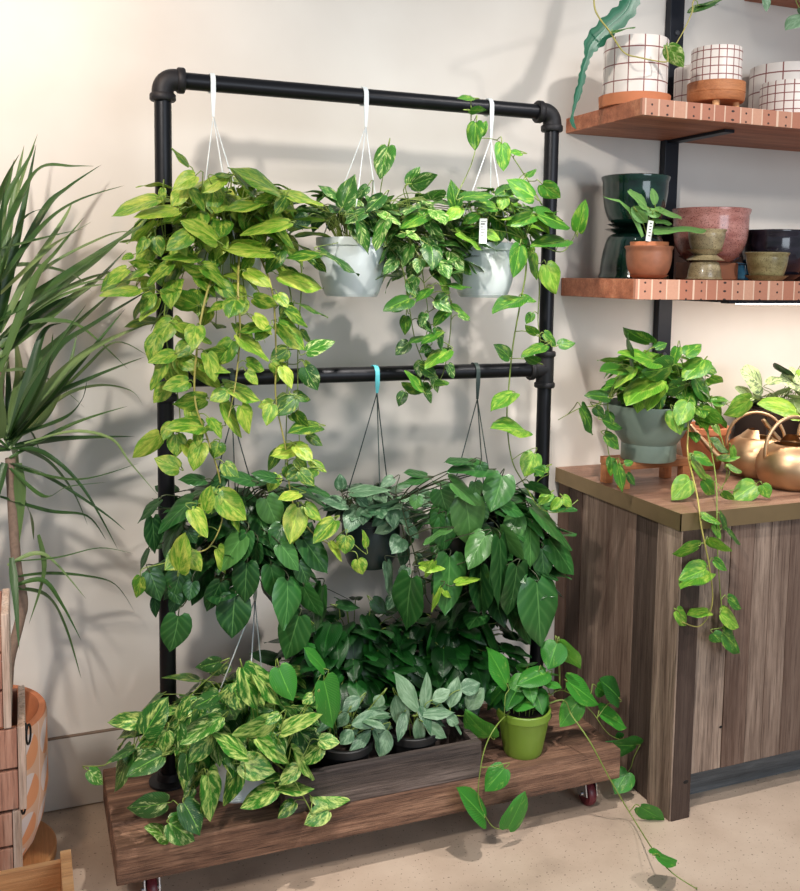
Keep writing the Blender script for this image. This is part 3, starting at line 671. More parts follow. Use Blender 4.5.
# ---- middle centre: small dark pot
root, rim, r, h = hangpot('hanging_scindapsus', 'small dusty green trailing plant in a dark pot hanging by a glare-tinted cyan hook', None, 371, 513, 62, 52, 376, ZM, 392, 'pot_dark', 'cord_cyan_glare', 'cord_dark', a0=.5, ridges=0)
p = Plant(YR-.05, 'silver', 'pothos', anchor=rim, bulge=.04, cx=370, rx=80, tone=.3, tvar=.25, stem='stem_dark')
p.vine([(398, 510), (405, 540), (410, 570), (400, 600)], YR-.1, .002, 7, .05, tone=.15)
p.vine([(345, 515), (318, 545), (300, 575), (330, 590), (350, 600)], [YR-.05, YR-.03, 2.42, 2.42, 2.42], .0016)
p.mound(rim+Vector((0, 0, .03)), (.15, .11, .05), 48, .062, zlo=-.2, tone=.25, root=rim-Vector((0, 0, .02)))
p.rows(J_, '430 165 420 105 55 .1;450 230 360 210 50 .3;470 180 630 150 50 .4;665 225 525 270 45 .5;660 300 575 360 60 .8;580 280 679 285 30 .5;500 200 550 240 50 .2')
p.rows(K_, '30 545 65 690 60 .5;110 470 90 570 60 .3;10 240 70 290 50 .5;200 260 135 270 50 .6;60 170 0 200 50 .3;75 350 10 400 50 .7;120 350 10 340 35 .4')
p.build(root)

# ---- middle right: large heartleaf
root, rim, r, h = hangpot('hanging_heartleaf', 'broad-leaved heartleaf philodendron hanging by a dark hook at the right of the middle bar', None, 476, 515, 64, 52, 476, ZM, 398, 'pot_dark', 'cord_dark', a0=.8)
p = Plant(YR-.11, 'heart', 'heart', anchor=rim, bulge=.08, cx=480, rx=110, tone=.45, tvar=.25, stem='stem_dark', petr=.0016)
p.vine([(400, 500), (412, 545), (424, 590), (432, 605), (445, 607)], [YR-.12]*5, .002)
p.mound(rim+Vector((0, -.02, .02)), (.2, .14, .08), 60, .09, zlo=-.4, tone=.3, root=rim-Vector((0, 0, .02)))
p.mound(rim+Vector((.04, -.05, -.14)), (.17, .1, .18), 85, .1, zlo=-.9, tone=.2)
p.rows(K_, '''140 615 100 850 125 .3;210 160 105 135 40 .2;200 170 85 195 40 .3;480 130 305 110 60 .4;320 190 460 275 85 .7;380 265 425 470 165 .75;470 425 380 560 120 .7;260 330 250 420 70 .4;290 350 298 505 110 .5;300 400 185 450 35 .7;310 520 310 780 140 .55;440 560 440 775 80 .1;270 220 290 320 110 .3;395 95 290 90 35 .2;165 250 155 310 65 .7''')
p.rows(K_, '180 560 290 570 45 1;340 640 440 605 35 1;270 650 320 700 45 1;270 660 215 755 35 .9;240 540 205 620 30 .9', mat='pothos', kind='pothos', Y=YR-.2)
p.rows(L_, '''130 145 95 290 130 .6;20 170 30 245 60 .6;130 260 230 300 65 .5;190 310 160 415 95 .7;120 360 215 490 60 .7;245 350 243 520 95 .6;290 440 305 570 85 .3;250 270 430 415 95 .5;320 400 430 548 110 .5;240 175 330 225 45 .3;270 575 290 840 165 .45;45 505 35 710 75 .05;120 400 145 680 100 .15;190 510 170 720 90 .15;40 100 60 140 60 .2''')
p.build(root)

# ---- platform plants
def standpot(name, label, group, x, y, z, rt, rb, h, mat, cat='potted plant', **kw):
    root = empty(name, (x, y, z), label, cat, group)
    potmesh(root, (x, y, z), rt, rb, h, mat, **kw)
    return root, Vector((x, y, z+h))
# bottom left marble queen
yb = YP0+.17; xb = xat(238, yb, ZPT+.1)
root, rim = standpot('marble_queen_pothos', 'big cream-marbled pothos spilling over the left end of the timber platform', None, xb, yb, ZPT, .098, .075, .13, 'pot_white', ridges=3)
pj = at(255, 600, yb); hanger(root, pj.x, 0, yb, pj.z, (xb, yb), .098, ZPT+.126, 'white_plastic', a0=.5, hook=False)
p = Plant(YP0+.06, 'lime', anchor=rim, bulge=.09, cx=230, rx=140, tone=.4, tvar=.3, tscale=.75)
p.vine([(220, 740), (180, 745), (140, 748), (105, 765)], [yb-.03, yb-.08, YP0+.03, YP0+.0], .002, 4, .05, .3, 'marble')
p.vine([(210, 745), (190, 790), (175, 820)], [yb-.05, YP0-.01, YP0-.03], .002)
p.vine([(240, 745), (285, 770), (305, 800), (312, 815)], [yb-.08, YP0-.02, YP0-.04, YP0-.04], .002)
p.mound(rim+Vector((-.02, -.0, .05)), (.23, .14, .14), 80, .086, zlo=-.1, tone=.3, root=rim-Vector((0, 0, .02)))
p.mound(rim+Vector((-.02, -.02, .04)), (.23, .14, .13), 70, .086, zlo=-.1, tone=.2, root=rim-Vector((0, 0, .02)), mat='marble')
p.rows(M_, '''35 530 100 580 60 .6;210 440 130 620 70 .3;215 440 105 490 40 .1;330 470 185 530 95 .2;430 460 440 580 80 .05;350 660 195 690 95 .1;350 800 275 745 55 .9;360 740 470 810 110 .5;420 660 500 780 100 0;460 600 420 640 50 .4;560 320 400 400 75 .6;560 220 450 280 70 0;567 90 470 110 60 0;400 340 390 450 70 .3''', mat='marble')
p.rows(M_, '240 335 160 350 45 .7;260 380 350 235 110 .2;400 320 435 225 50 .3;350 370 330 460 75 .6;530 385 440 500 85 .5;510 545 560 725 110 .6')
p.rows(N_, '''200 130 270 335 110 .4;250 150 405 290 80 .6;530 260 480 300 55 .8;385 430 565 335 90 .8;340 380 160 460 75 .8;370 350 300 390 50 .5;215 540 60 430 95 .7;270 460 430 570 85 .8;190 580 355 610 130 .8;380 640 270 640 45 .2;460 600 365 670 80 .8
370 700 535 690 80 .7;530 720 705 750 125 .85;350 700 190 785 90 .7;440 760 365 830 70 .3;600 800 490 850 95 .7;440 520 550 650 70 .9;570 500 490 590 80 .5;560 470 655 480 75 .9;190 580 110 780 90 .3;100 360 10 420 70 .5;40 640 80 840 115 .7''')
p.rows(N_, '370 130 430 290 125 .6;580 190 640 420 130 .5;580 135 500 30 70 .5', mat='plain')
p.build(root)

# trough planter
XT0 = xat(284, YP0+.012, ZPT+.05); XT1 = at(481, 765, YP0+.008).x; HT = .12; YT0 = YP0+.006; YT1 = YP0+.165
tr = empty('wooden_trough', ((XT0+XT1)/2, YT0, ZPT), 'dark weathered wooden trough holding plants on the platform', 'planter box')
HT = at(400, 757, YT0).z-ZPT
MB().box((XT0, YT0, ZPT), (XT1, YT0+.022, ZPT+HT), bev=.003).obj('front_board', 'trough', tr)
MB().box((XT0, YT1, ZPT), (XT1, YT1+.016, ZPT+HT), bev=.003).obj('back_board', 'trough', tr)
MB().box((XT0, YT0+.022, ZPT), (XT0+.02, YT1, ZPT+HT), bev=.003).obj('end_board', 'trough', tr)
MB().box((XT1-.02, YT0+.022, ZPT), (XT1, YT1, ZPT+HT), bev=.003).obj('end_board', 'trough', tr)
MB().box((XT0+.02, YT0+.022, ZPT), (XT1-.02, YT1, ZPT+.012)).obj('base_board', 'trough', tr)
# silver leaved plants in trough
ys = (YT0+YT1)/2+.01
for (pxc, lab, rws, mc) in (
    (345, 'silvery long-leaved plant at the left of the trough, leaves lying low', '205 540 360 490 70 .4;350 560 320 670 75 .6;285 560 185 660 50 .2;270 530 370 560 60 .3;240 430 170 480 60 .2;190 490 155 550 50 .4;210 560 165 620 60 .3;150 500 60 560 40 .2;330 420 300 470 50 .8', 0),
    (412, 'silvery long-leaved plant at the right of the trough with leaves pointing up', '480 490 385 330 70 .8;495 490 515 335 50 .7;380 420 420 570 75 .5;475 500 620 480 50 .5;495 530 590 595 55 .8;470 510 483 630 50 .7;600 470 630 350 65 .6;670 480 720 390 75 .8;640 400 720 370 70 .4;530 440 600 400 55 .8;585 510 640 530 50 .6', 1)):
    xx = xat(pxc, ys, ZPT+.12)
    root, rim = standpot('silver_scindapsus', lab, None, xx, ys, ZPT+.012, .066, .052, .108, 'pot_black')
    p = Plant(YT0+.06, 'silver', 'lance', anchor=rim+Vector((0, -.02, 0)), bulge=.0, tone=.45, tvar=.3, jit=.02)
    p.rows(O_, rws, Y=YT0+.05)
    p.mound(rim+Vector((0, .01, .03)), (.1, .08, .05), 16, .08, zlo=0, tone=.25, root=rim-Vector((0, 0, .02)))
    p.build(root)
# jade plants behind
yj = YT1+.13
for (pxc, lab, cz, rws, n) in ((352, 'dark jade pothos on the platform behind the left half of the trough', 655, '95 320 25 210 80 .7;260 340 180 280 55 .7;240 190 230 280 80 .3;150 60 240 65 50 .1;290 40 350 90 60 .1;60 140 130 190 70 .1', 130),
                    (446, 'dark jade pothos on the platform behind the right half of the trough', 655, '375 345 390 210 80 .4;540 300 540 150 65 .8;410 320 495 365 55 .7;590 200 650 240 50 .4;670 260 710 330 60 .6;520 310 590 350 40 .3;740 260 690 320 60 .3;560 230 610 280 50 .2', 150)):
    xx = xat(pxc, yj, ZPT+.12)
    root, rim = standpot('jade_pothos', lab, None, xx, yj, ZPT, .088, .068, .14, 'pot_black')
    p = Plant(YT1+.05, 'jade', anchor=rim, tone=.25, tvar=.25, jit=.03)
    cc = at(pxc, cz, yj); p.mound(cc-Vector((0, 0, .02)), (.22, .14, .18), n+50, .08, zlo=-.45, tone=.2, root=rim-Vector((0, 0, .02)), front=.5)
    p.rows(O_, rws)
    p.build(root)
# green pot
yg = YP0+.085; bz = ZPT; xg = xat(523, yg, ZPT+.05); mp = mpp(xg, yg, .3)
root, rim = standpot('pothos_in_green_pot', 'green pothos in a lime green pot on the platform, one vine trailing to the floor', None, xg, yg, ZPT, 26*mp, 19*mp, 46*mp, 'pot_green', lip=.003)
p = Plant(yg-.02, 'plain', anchor=rim, tone=.55, tvar=.25, jit=.015)
ef = atz(697, 889, .02)
p.vine([(510, 712), (497, 725), (486, 745), (480, 772), (479, 800), (492, 826), (508, 829)], [yg, yg-.09, YP0-.02, YP0-.03, YP0-.03, YP0-.03, YP0-.03], .002)
p.vine([(530, 712), (562, 700), (572, 716), (590, 742), (611, 781), (633, 818), (658, 857), (675, 875), (697, 889)], [yg, yg-.02, yg-.05, YP0-.02, YP0-.04, YP0-.06, ef.y+.08, ef.y+.03, ef.y], .0026)
p.vine([(535, 712), (560, 690), (590, 710), (610, 735), (640, 745)], [yg, yg, yg-.03, yg-.04, yg-.04], .0018)
p.rows(Q_, '''210 230 163 127 65 .5;230 290 320 245 60 .5;350 120 325 190 75 .4;355 115 405 195 60 .9;380 225 472 290 60 .5;410 280 355 345 65 .6;470 310 548 345 50 .5;570 400 495 410 45 .2;585 395 635 315 50 .1;520 270 480 215 60 .05;545 475 508 530 65 .5
300 255 330 320 45 .3;320 200 240 230 50 .4;300 200 290 240 40 .9;165 375 88 322 50 .6;460 240 490 260 45 .3;525 380 520 365 25 .2''', jit=.01)
p.rows(Q_, '205 465 150 525 65 .5;150 600 85 525 60 .4;215 630 268 537 50 .5', Y=YP0-.035, jit=.005)
p.rows(Q_, '580 570 645 612 40 .5', Y=YP0-.06); p.rows(Q_, '620 705 685 720 35 .5;732 800 742 778 16 .6', Y=ef.y+.06, jit=.0)
p.mound(rim+Vector((.02, .02, .05)), (.09, .06, .05), 12, .07, zlo=0, tone=.3, root=rim-Vector((0, 0, .02)))
p.build(root)
# ------------------------------------------------------------------ counter
XE = 3.4
ct = empty('counter', (XC, YC, 0), 'reclaimed wood service counter with a brass-edged top at the right', 'counter')
rw = random.Random(11)
m = MB()
lx = XC+.006
# left side planks (running along y), measured widths from the front corner back to the wall
ys_ = [YC+.0, YC+.105, YC+.215, YC+.36, YC+.50, YC+.58, YW-.002]
tl = [(.62, 0, .1), (.1, .1, .7), (.42, .3, .25), (.55, .2, .5), (.12, .3, .9), (.25, .6, .35)]
for k in range(len(ys_)-1):
    m.box((lx+(.0 if k == 0 else .006+.003*rw.random()), ys_[k]+.001, .001), (lx+(.005 if k == 0 else .03), ys_[k+1]-.001, ZCB), tl[k], bev=.0015)
m.box((lx+.0055, YC, .0), (lx+.066, YC+.1, ZCB), (.04, .15, .6), bev=.0015)
pm = MB()
x = lx+.068; k = 0
wds = [.112, .082, .062, .07, .085, .11, .075, .095, .12, .08, .1, .07, .11, .09, .1, .08, .12, .09, .1, .1]
tf = [(.62, 0, .33), (.26, .35, .8), (.5, .1, .15), (.45, .15, .45), (.2, .3, .6), (.55, 0, .9)]
while x < XE-.05 and k < len(wds):
    pm.box((x, YC+.012+.004*rw.random(), .117), (x+wds[k]-.002, YC+.036, ZCB), tf[k] if k < 6 else (rw.uniform(.15, .65), rw.uniform(0, .4), rw.random()), bev=.0015)
    x += wds[k]; k += 1
XE = x
for kx, ky, yy_, kr in ((686, 782, YC, .006), (721, 727, YC+.0125, .0035)):
    q_ = at(kx, ky, yy_); MB().lathe([(0, 0), (kr*1.3, 0), (kr, .0008), (0, .001)], (q_.x, yy_+.0004, q_.z), 14, axis=Matrix.Rotation(PI/2, 3, 'X') @ Matrix.Diagonal((1.3, .8, 1))).obj('knot', 'hook_black', ct)
m.obj('side_planks', 'barn', ct); pm.obj('front_planks', 'barn', ct)
MB().box((lx+.068, 2.127, 0), (XE, 2.15, .125)).obj('toe_kick', wood('toe_kick_wood', (62, 64, 66), (88, 90, 92), (122, 124, 124), 'x', crack=.5), ct)
MB().box((lx+.032, YC+.04, .125), (XE, YW-.01, ZCB-.002)).obj('carcass', flat('carcass', (70, 56, 46)), ct)
m = MB(); m.box((XC+.003, YC+.003, ZCB+.001), (XE, YW-.001, ZC+.0008), bev=0); top = m.obj('countertop', 'counter_top', ct)
m = MB(); m.box((XC, YC, ZCB), (XC+.0025, YW-.002, ZC+.0015)); m.box((XC, YC, ZCB), (XE, YC+.0025, ZC+.0015)); m.obj('brass_edging', 'brass_edge', ct)

# ------------------------------------------------------------------ shelves
GS = 'thick wooden wall shelves'
shl = 'reclaimed wood wall shelf'
def shelf(z, th, label, name='wall_shelf', x0=XS):
    m = MB(); m.box((x0, YSF+.012, z-th), (3.5, YW-.001, z), bev=.002)
    r = empty(name, (x0, YW, z-th), label, 'shelf'); m.obj('board', 'shelf', r)
    MB().box((x0, YSF, z-th), (3.5, YSF+.012, z), bev=.001).obj('front_edge', 'shelf_edge', r)
    return r
shelf(ZS1, .047, 'wooden wall shelf carrying the grid-patterned white pots')
s2 = shelf(ZS2, .058, 'wooden wall shelf carrying the glazed bowls and the small prayer plant')
z3 = at(800, 9.4, YW).z
shelf(z3+.047, .047, 'topmost wooden wall shelf, only its underside corner in view', x0=at(744, 0, YW).x)
XST = 2.018
st = empty('shelf_standard', (XST, YW, 1.0), 'black steel upright bolted to the wall and carrying the shelves', 'bracket')
m = MB(); m.box((XST-.027, YW-.03, ZC+.25), (XST+.027, YW-.0005, z3+.3), bev=.002); m.obj('upright', 'steel_black', st)
for z in (ZC+.37, 1.7, 2.3):
    MB().lathe([(0, 0), (.009, 0), (.009, .003), (.006, .005), (0, .005)], (XST, YW-.03, z), 20, axis=Matrix.Rotation(PI/2, 3, 'X')).obj('bolt', 'screw', st)
for z, th in ((ZS1, .047), (ZS2, .058), (z3+.047, .047)):
    MB().box((XST-.019, YSF+.1, z-th-.010), (XST+.019, YW-.03, z-th+.0), bev=.001).obj('bracket_arm', 'steel_black', st)
# LED strip below the lower shelf
xl = xat(738, YSF+.05, ZS2-.07)
r = empty('shelf_light', (xl, YSF+.05, ZS2-.07), 'slim glowing light strip under the lower wall shelf', 'light')
MB().box((xl-.05, YSF+.03, ZS2-.07), (3.4, YSF+.07, ZS2-.058), bev=.001).obj('housing', 'steel_black', r)
g = N('led_diffuser'); MB().box((xl, YSF+.028, ZS2-.073), (3.4, YSF+.062, ZS2-.0695)).obj('diffuser', g.bsdf((1, .93, .85, 1), .4, emit=(1, .9, .8, 1), estr=6), r)

# ------------------------------------------------------------------ pots on the upper shelf
def cyl(root, c, r, h, mat, name='pot', th=.006, n=64, bot=.004):
    m = MB(); m.lathe([(0, 0), (r-bot, 0), (r, bot), (r, h-.003), (r-.002, h), (r-th+.001, h), (r-th, h-.003), (r-th, .01), (0, .01)], c, n)
    return m.obj(name, mat, root, auto=.6)
def saucer(root, c, r, h, mat, name='saucer', flare=.85):
    m = MB(); m.lathe([(0, 0), (r*flare, 0), (r, h), (r-.006, h), (r*flare-.004, .006), (0, .006)], c, 48); return m.obj(name, mat, root, auto=.6)
def px2(px, py, Y, Z):  # x, metres per pixel
    x = xat(px, Y, Z); return x, mpp(x, Y, Z)
gm = {}
def grid_pot(px, wpx, hpx, Y, z, nu, nv, label, sauc=None, name='grid_pot', zadd=0):
    x, mp = px2(px, 0, Y, z); r = wpx*mp/2; h = hpx*mp
    root = empty(name, (x, Y, z), label, 'plant pot', None)
    if sauc:
        saucer(root, (x, Y, z), r*sauc[0], sauc[1]*mp, 'terra', flare=.98); zadd = sauc[1]*mp*.5
    cell = h/nv; k = (nu, nv, round(cell, 4))
    if k not in gm: gm[k] = gridmat('grid_%d_%d' % (nu, nv), nu, 1/cell, lw=.13 if nu > 16 else .075)
    cyl(root, (x, Y, z+zadd), r, h, gm[k])
    return x, r, h, zadd
grid_pot(634, 63, 60, 2.44, ZS1+.001, 13, 3.8, 'white pot with a wide red grid on a terracotta saucer, leftmost on the upper shelf', (1.12, 11))
grid_pot(694, 42, 52, 2.56, ZS1+.001, 13, 3.6, 'wide-grid white pot half hidden behind the pot on the small wooden stand')
# wooden stand with small grid pot
x, mp = px2(715, 0, 2.40, ZS1)
st2 = empty('small_plant_stand', (x, 2.40, ZS1), 'round wooden stand with peg legs on the upper shelf under a small grid pot', 'plant stand')
zt = 29*mp; rr = 28*mp
MB().lathe([(0, zt*.35), (rr*.93, zt*.35), (rr*.98, zt*.42), (rr, zt*.62), (rr*.985, zt*.64), (rr, zt*.66), (rr, zt), (rr-.008, zt), (rr-.01, zt-.008), (0, zt-.008)], (x, 2.40, ZS1), 48).obj('tray', 'stand_wood', st2, auto=.6)
for k in range(4):
    a = .9+k*PI/2; MB().lathe([(0, 0), (.01, 0), (.011, zt*.36), (0, zt*.36)], (x+rr*.68*math.cos(a), 2.40+rr*.68*math.sin(a), ZS1), 16).obj('leg', 'light_wood', st2)
zz = ZS1+zt-.008
grid_pot(715.5, 49, 36, 2.40, zz, 20, 4.6, 'small white pot with a fine red grid standing on the small wooden stand')
grid_pot(783, 68, 60, 2.56, ZS1+.001, 13, 3.6, 'large wide-grid white pot at the right end of the upper shelf, behind a small one')
grid_pot(788, 56, 33, 2.42, ZS1+.001, 20, 4.2, 'small fine-grid white pot on a terracotta saucer in front of a large wide-grid pot', (1.0, 7))

# ------------------------------------------------------------------ pots on the lower shelf
def bowl(name, label, px, Y, z, wt, wb, hpx, mat, flip=False, sauc=None, foot=0, cat='plant pot', lipw=1.5, th=.006, sm=None, bp=(1.9, .75)):
    x, mp = px2(px, 0, Y, z); rt = wt*mp/2; rb = wb*mp/2; h = hpx*mp; root = empty(name, (x, Y, z), label, cat)
    z0 = z
    if sauc: saucer(root, (x, Y, z), sauc[0]*mp/2, sauc[1]*mp, sm or mat, flare=.7); z0 = z+sauc[1]*mp*.4
    pr = [(0, 0), (rb*.9, 0), (rb, .004)]
    for k in range(1, 12):
        t = k/12; pr.append((rb+(rt-rb)*(1-(1-t)**bp[0])**bp[1], h*t*.95))
    pr += [(rt+lipw*mp, h*.955), (rt+lipw*mp, h-.002), (rt+lipw*mp-.003, h), (rt-th, h), (rt-th-.001, h*.9)]
    for k in range(10, 0, -2):
        t = k/12; pr.append((rb+(rt-rb)*(1-(1-t)**bp[0])**bp[1]-th, h*t*.95+.004))
    pr += [(0, .008)]
    if flip: pr = [(r_, h-z_) for r_, z_ in pr]
    m = MB(); m.lathe(pr, (x, Y, z0), 56); m.obj('pot', mat, root, auto=.7)
    return root, x, mp, h, z0, rt
E2 = ZS2+.001
# stacked green pots
r1, x, mp, h, z0, rt = bowl('glazed_pot', 'dark green glazed pot standing upside down at the left end of the lower shelf', 633, 2.50, E2, 66, 48, 44, 'g_green', flip=True)
zz = z0+h+.0005
r2, x, mp, h2, z0, rt = bowl('glazed_pot', 'dark green glazed pot standing upright on stacked saucers above the upturned green pot', 634, 2.50, zz+.030, 64, 44, 47, 'g_green', bp=(2.4, .7))
for k, (w_, l_) in enumerate(((58, 'lower of the two dark green saucers between the stacked green pots'), (54, 'upper of the two dark green saucers between the stacked green pots'))):
    ro = empty('saucer', (x, 2.50, zz+k*.015), l_, 'saucer'); saucer(ro, (x, 2.50, zz+k*.015), w_*mp/2, .014, 'g_green', name='dish', flare=.6)
# terracotta prayer plant
r3, x, mp, h, z0, rt = bowl('prayer_plant', 'green prayer plant in a glazed terracotta pot on the lower shelf', 648, 2.36, E2, 45, 28, 31, 'terra_dark', sauc=(40, 4), sm='terra_dark', bp=(3, .6), cat='potted plant')
m = MB(); m.lathe([(rt*.82, 0), (rt*.84, .018), (rt*.8, .018), (rt*.78, -.03), (0, -.03)], (x, 2.36, z0+h-.006), 32); m.obj('inner_pot', 'terra', r3, smooth=True)
MB().lathe([(rt*.78, 0), (0, .004)], (x, 2.36, z0+h-.008), 24).obj('soil', 'soil', r3)
T3 = (600, 160, 6.367)
p = Plant(2.33, 'prayer', 'round', anchor=Vector((x, 2.36, z0+h)), tone=.5, tvar=.2, jit=.02, petr=.0018)
p.rows(T3, '300 300 190 195 75 .4;350 280 345 180 55 .5;290 380 210 300 90 .3;370 330 525 350 70 .5;300 330 390 350 60 .5;340 460 655 415 80 .3;350 390 460 400 35 .3;240 330 300 400 60 .3')
p.F('prayer').strap([at(600+q[0]/6.367, 160+q[1]/6.367, 2.33) for q in ((270, 490), (230, 400), (180, 320), (120, 265), (60, 250), (10, 230))], .026, .4)
p.build(r3)
c0 = at(649.5, 231, 2.315); m = MB(); m.box((c0.x-.009, c0.y-.001, c0.z-.03), (c0.x+.009, c0.y+.001, c0.z+.03), rot=Matrix.Rotation(.12, 3, 'Y'))
tg = m.obj('plant_tag', 'tag_white', r3); m = MB()
for k in range(5): m.box((c0.x-.003, c0.y-.0016, c0.z-.015+k*.009), (c0.x+.004, c0.y-.001, c0.z-.0125+k*.009), rot=Matrix.Rotation(.12, 3, 'Y'), piv=c0)
m.obj('tag_print', 'ink', tg)
# pink bowl on terracotta riser
x, mp = px2(709, 0, 2.50, E2)
ro = empty('terracotta_riser', (x, 2.50, E2), 'terracotta block riser under the large pink bowl', 'riser')
MB().box((x-27*mp, 2.44, E2), (x+20*mp, 2.56, E2+17*mp), bev=.004).obj('block', 'terra_dark', ro)
bowl('glazed_bowl', 'large pinkish brown speckled glazed bowl on a matching saucer, centre of the lower shelf', 709, 2.50, E2+17*mp+.001, 73, 42, 50, 'g_pink', sauc=(60, 6), bp=(3.4, .6))
# olive stone stack
r1, x, mp, h, z0, rt = bowl('stoneware_pot', 'small speckled stoneware pot turned upside down in front of the pink bowl', 704, 2.36, E2, 33, 24, 19, 'g_stone', flip=True)
zz = z0+h+.0005
for k, (w_, fl) in enumerate(((38, True), (35, False))):
    ro = empty('saucer', (x, 2.36, zz), ['upturned stoneware saucer on the upside-down stoneware pot', 'stoneware saucer under the small upright stoneware pot'][k], 'saucer')
    hh = .016; pr = [(0, 0), (w_*mp*.3, 0), (w_*mp/2, hh), (w_*mp/2-.006, hh), (w_*mp*.28, .005), (0, .005)]
    if fl: pr = [(a, hh-b_2) for a, b_2 in pr]
    m = MB(); m.lathe(pr, (x, 2.36, zz), 40); m.obj('dish', 'g_stone', ro, auto=.6); zz += hh+.0005
bowl('stoneware_pot', 'small speckled stoneware pot standing upright on two saucers in front of the pink bowl', 706, 2.36, zz-.006, 36, 26, 22, 'g_stone')
bowl('glazed_bowl', 'wide black glazed bowl on a saucer at the right of the lower shelf', 772, 2.52, E2, 64, 38, 47, 'g_black', sauc=(54, 6), bp=(2.6, .65))
bowl('glazed_pot', 'small olive glazed pot on a saucer in front of the black bowl', 766, 2.37, E2, 40, 28, 26, 'g_olive', sauc=(42, 5))
bowl('glazed_bowl', 'black glazed pot behind the wide black bowl, cut by the right edge of the picture', 808, 2.58, E2, 50, 34, 50, 'g_black')
bowl('glazed_pot', 'small blue glazed dish between the terracotta riser and the black bowl', 741, 2.58, E2, 22, 16, 17, 'g_blue')

# ------------------------------------------------------------------ things on the counter
yc0 = 2.36
E4 = ZC+.0016
x, mp = px2(654, 0, yc0, E4)
zs = at(650, 464, yc0-.07).z
sd = empty('wooden_plant_stand', (x, yc0, E4), 'low wooden stand with block legs under the sage green bowl on the counter', 'plant stand')
bt = zs
fl = atz(622, 490, E4); sx0, sy0 = fl.x, fl.y; sx1 = xat(692, sy0, bt)
MB().box((sx0, sy0, bt-.022), (sx1, yc0+.085, bt), bev=.003).obj('board', 'stand_wood', sd)
for (lx_, ly_) in ((sx0+.016, sy0+.016), (sx1-.016, sy0+.016), (sx0+.016, yc0+.069), (sx1-.016, yc0+.069)):
    MB().box((lx_-.014, ly_-.014, E4), (lx_+.014, ly_+.014, bt-.022), bev=.002).obj('leg', 'stand_wood', sd)
x, mp = px2(648, 0, yc0, bt)
root = empty('pothos_in_sage_bowl', (x, yc0, bt), 'variegated pothos in a sage green bowl on the counter, vines hanging over its edge', 'potted plant')
rb = 27*mp; m = MB()
m.lathe([(0, 0), (rb*.97, 0), (rb, .004), (rb, 17*mp), (rb-.004, 17*mp+.001), (rb-.004, 16*mp), (0, .01)], (x, yc0, bt+.0005), 56)
m.obj('base', 'pot_sage', root, auto=.6)
m = MB(); zb = bt+15*mp; rt = 46.5*mp; hh = 41*mp
m.lathe([(0, 0), (rb*.9, 0), (rb*.98, .004), (rb*1.25, hh*.28), (rb*1.48, hh*.6), (rt*.985, hh*.9), (rt, hh), (rt-.005, hh+.001), (rt-.008, hh*.9), (rb*1.2, hh*.3), (0, .008)], (x, yc0, zb), 64)
m.obj('bowl', 'pot_sage', root, auto=.7)
MB().lathe([(rt-.012, 0), (0, .01)], (x, yc0, zb+hh-.025), 32).obj('soil', 'soil', root)
rim = Vector((x, yc0, zb+hh))
p = Plant(yc0-.09, 'pothos', anchor=rim, bulge=.06, cx=670, rx=90, tone=.45, tvar=.35, tscale=.85)
ycf = YC-.035
p.vine([(688, 395), (688, 430), (688, 455), (697, 495), (702, 530), (710, 570), (712, 605), (700, 626), (682, 622)], [yc0-.09, yc0-.14, yc0-.17, YC+.02, ycf]+[ycf]*4, .003, tan=True)
p.vine([(699, 400), (709, 440), (716, 480), (717, 520), (718, 560), (721, 600), (726, 648)], [yc0-.1, yc0-.16, YC+.02, ycf, ycf, ycf, ycf], .0022)
p.vine([(710, 400), (722, 440), (730, 470), (722, 490), (745, 488), (765, 490)], [yc0-.1, yc0-.14, yc0-.2, yc0-.24, yc0-.24, yc0-.24], .0018)
p.vine([(612, 392), (596, 405), (580, 408), (558, 420)], [yc0-.03, yc0-.05, yc0-.05, yc0-.05], .0022)
p.vine([(608, 400), (607, 440), (612, 465), (622, 488)], [yc0-.1]*4, .0018, 4, .045, .15)
p.mound(rim+Vector((.02, 0, .05)), (.16, .12, .11), 110, .07, zlo=-.1, root=rim-Vector((0, 0, .02)), tone=.5)
p.mound(rim+Vector((.1, -.06, -.02)), (.1, .08, .1), 35, .062, zlo=-.8, root=rim, tone=.55)
p.rows(P_, '''280 90 168 45 35 .1;210 185 183 60 40 .05;300 165 175 122 45 .7;175 195 85 200 50 .2;215 195 140 265 50 .95;365 185 260 225 75 .3;300 245 170 325 75 .8;320 260 255 350 75 .9;495 160 420 235 95 .7;490 180 552 205 55 .6;420 140 485 95 60 .5;390 110 370 180 45 .5;460 235 525 330 70 .5
415 260 335 290 50 .1;430 330 390 415 85 .8;370 365 395 460 75 .8;680 320 580 380 80 .85;520 230 570 260 45 .7;490 360 570 420 60 .7;110 310 25 295 45 .0;5 350 70 448 60 .05;60 350 95 390 45 .1;90 400 170 430 55 .1;100 460 165 510 50 .2;150 580 180 685 50 .3;180 575 215 565 30 .3;530 330 590 320 40 .6;300 110 350 90 40 .2''')
p.rows(P_, '440 640 365 710 90 .9;445 560 530 635 60 .7;460 540 540 570 45 .5;605 510 625 565 35 .7;530 490 600 520 50 .05;490 640 550 700 70 .6;560 560 640 540 40 .6', Y=yc0-.2)
p.rows(P_, '700 660 610 715 90 .8;730 660 760 712 55 .7;595 590 655 600 40 .4;570 690 620 720 35 .5', Y=yc0-.26)
p.rows(R_, '290 330 168 372 55 .7;330 470 190 512 80 .7;345 295 450 368 50 .8;435 255 520 318 50 .05;310 180 410 205 40 .6;370 225 410 290 45 .7;400 170 450 250 50 .0;370 400 440 450 50 .5', Y=ycf, jit=.008)
p.rows(S_, '335 240 285 265 50 .7;275 325 300 355 30 .8;340 325 300 330 25 .8;365 330 405 355 38 .9;380 300 410 320 25 .2;370 370 410 405 40 .3;350 370 365 390 30 .3', Y=ycf, jit=.008)
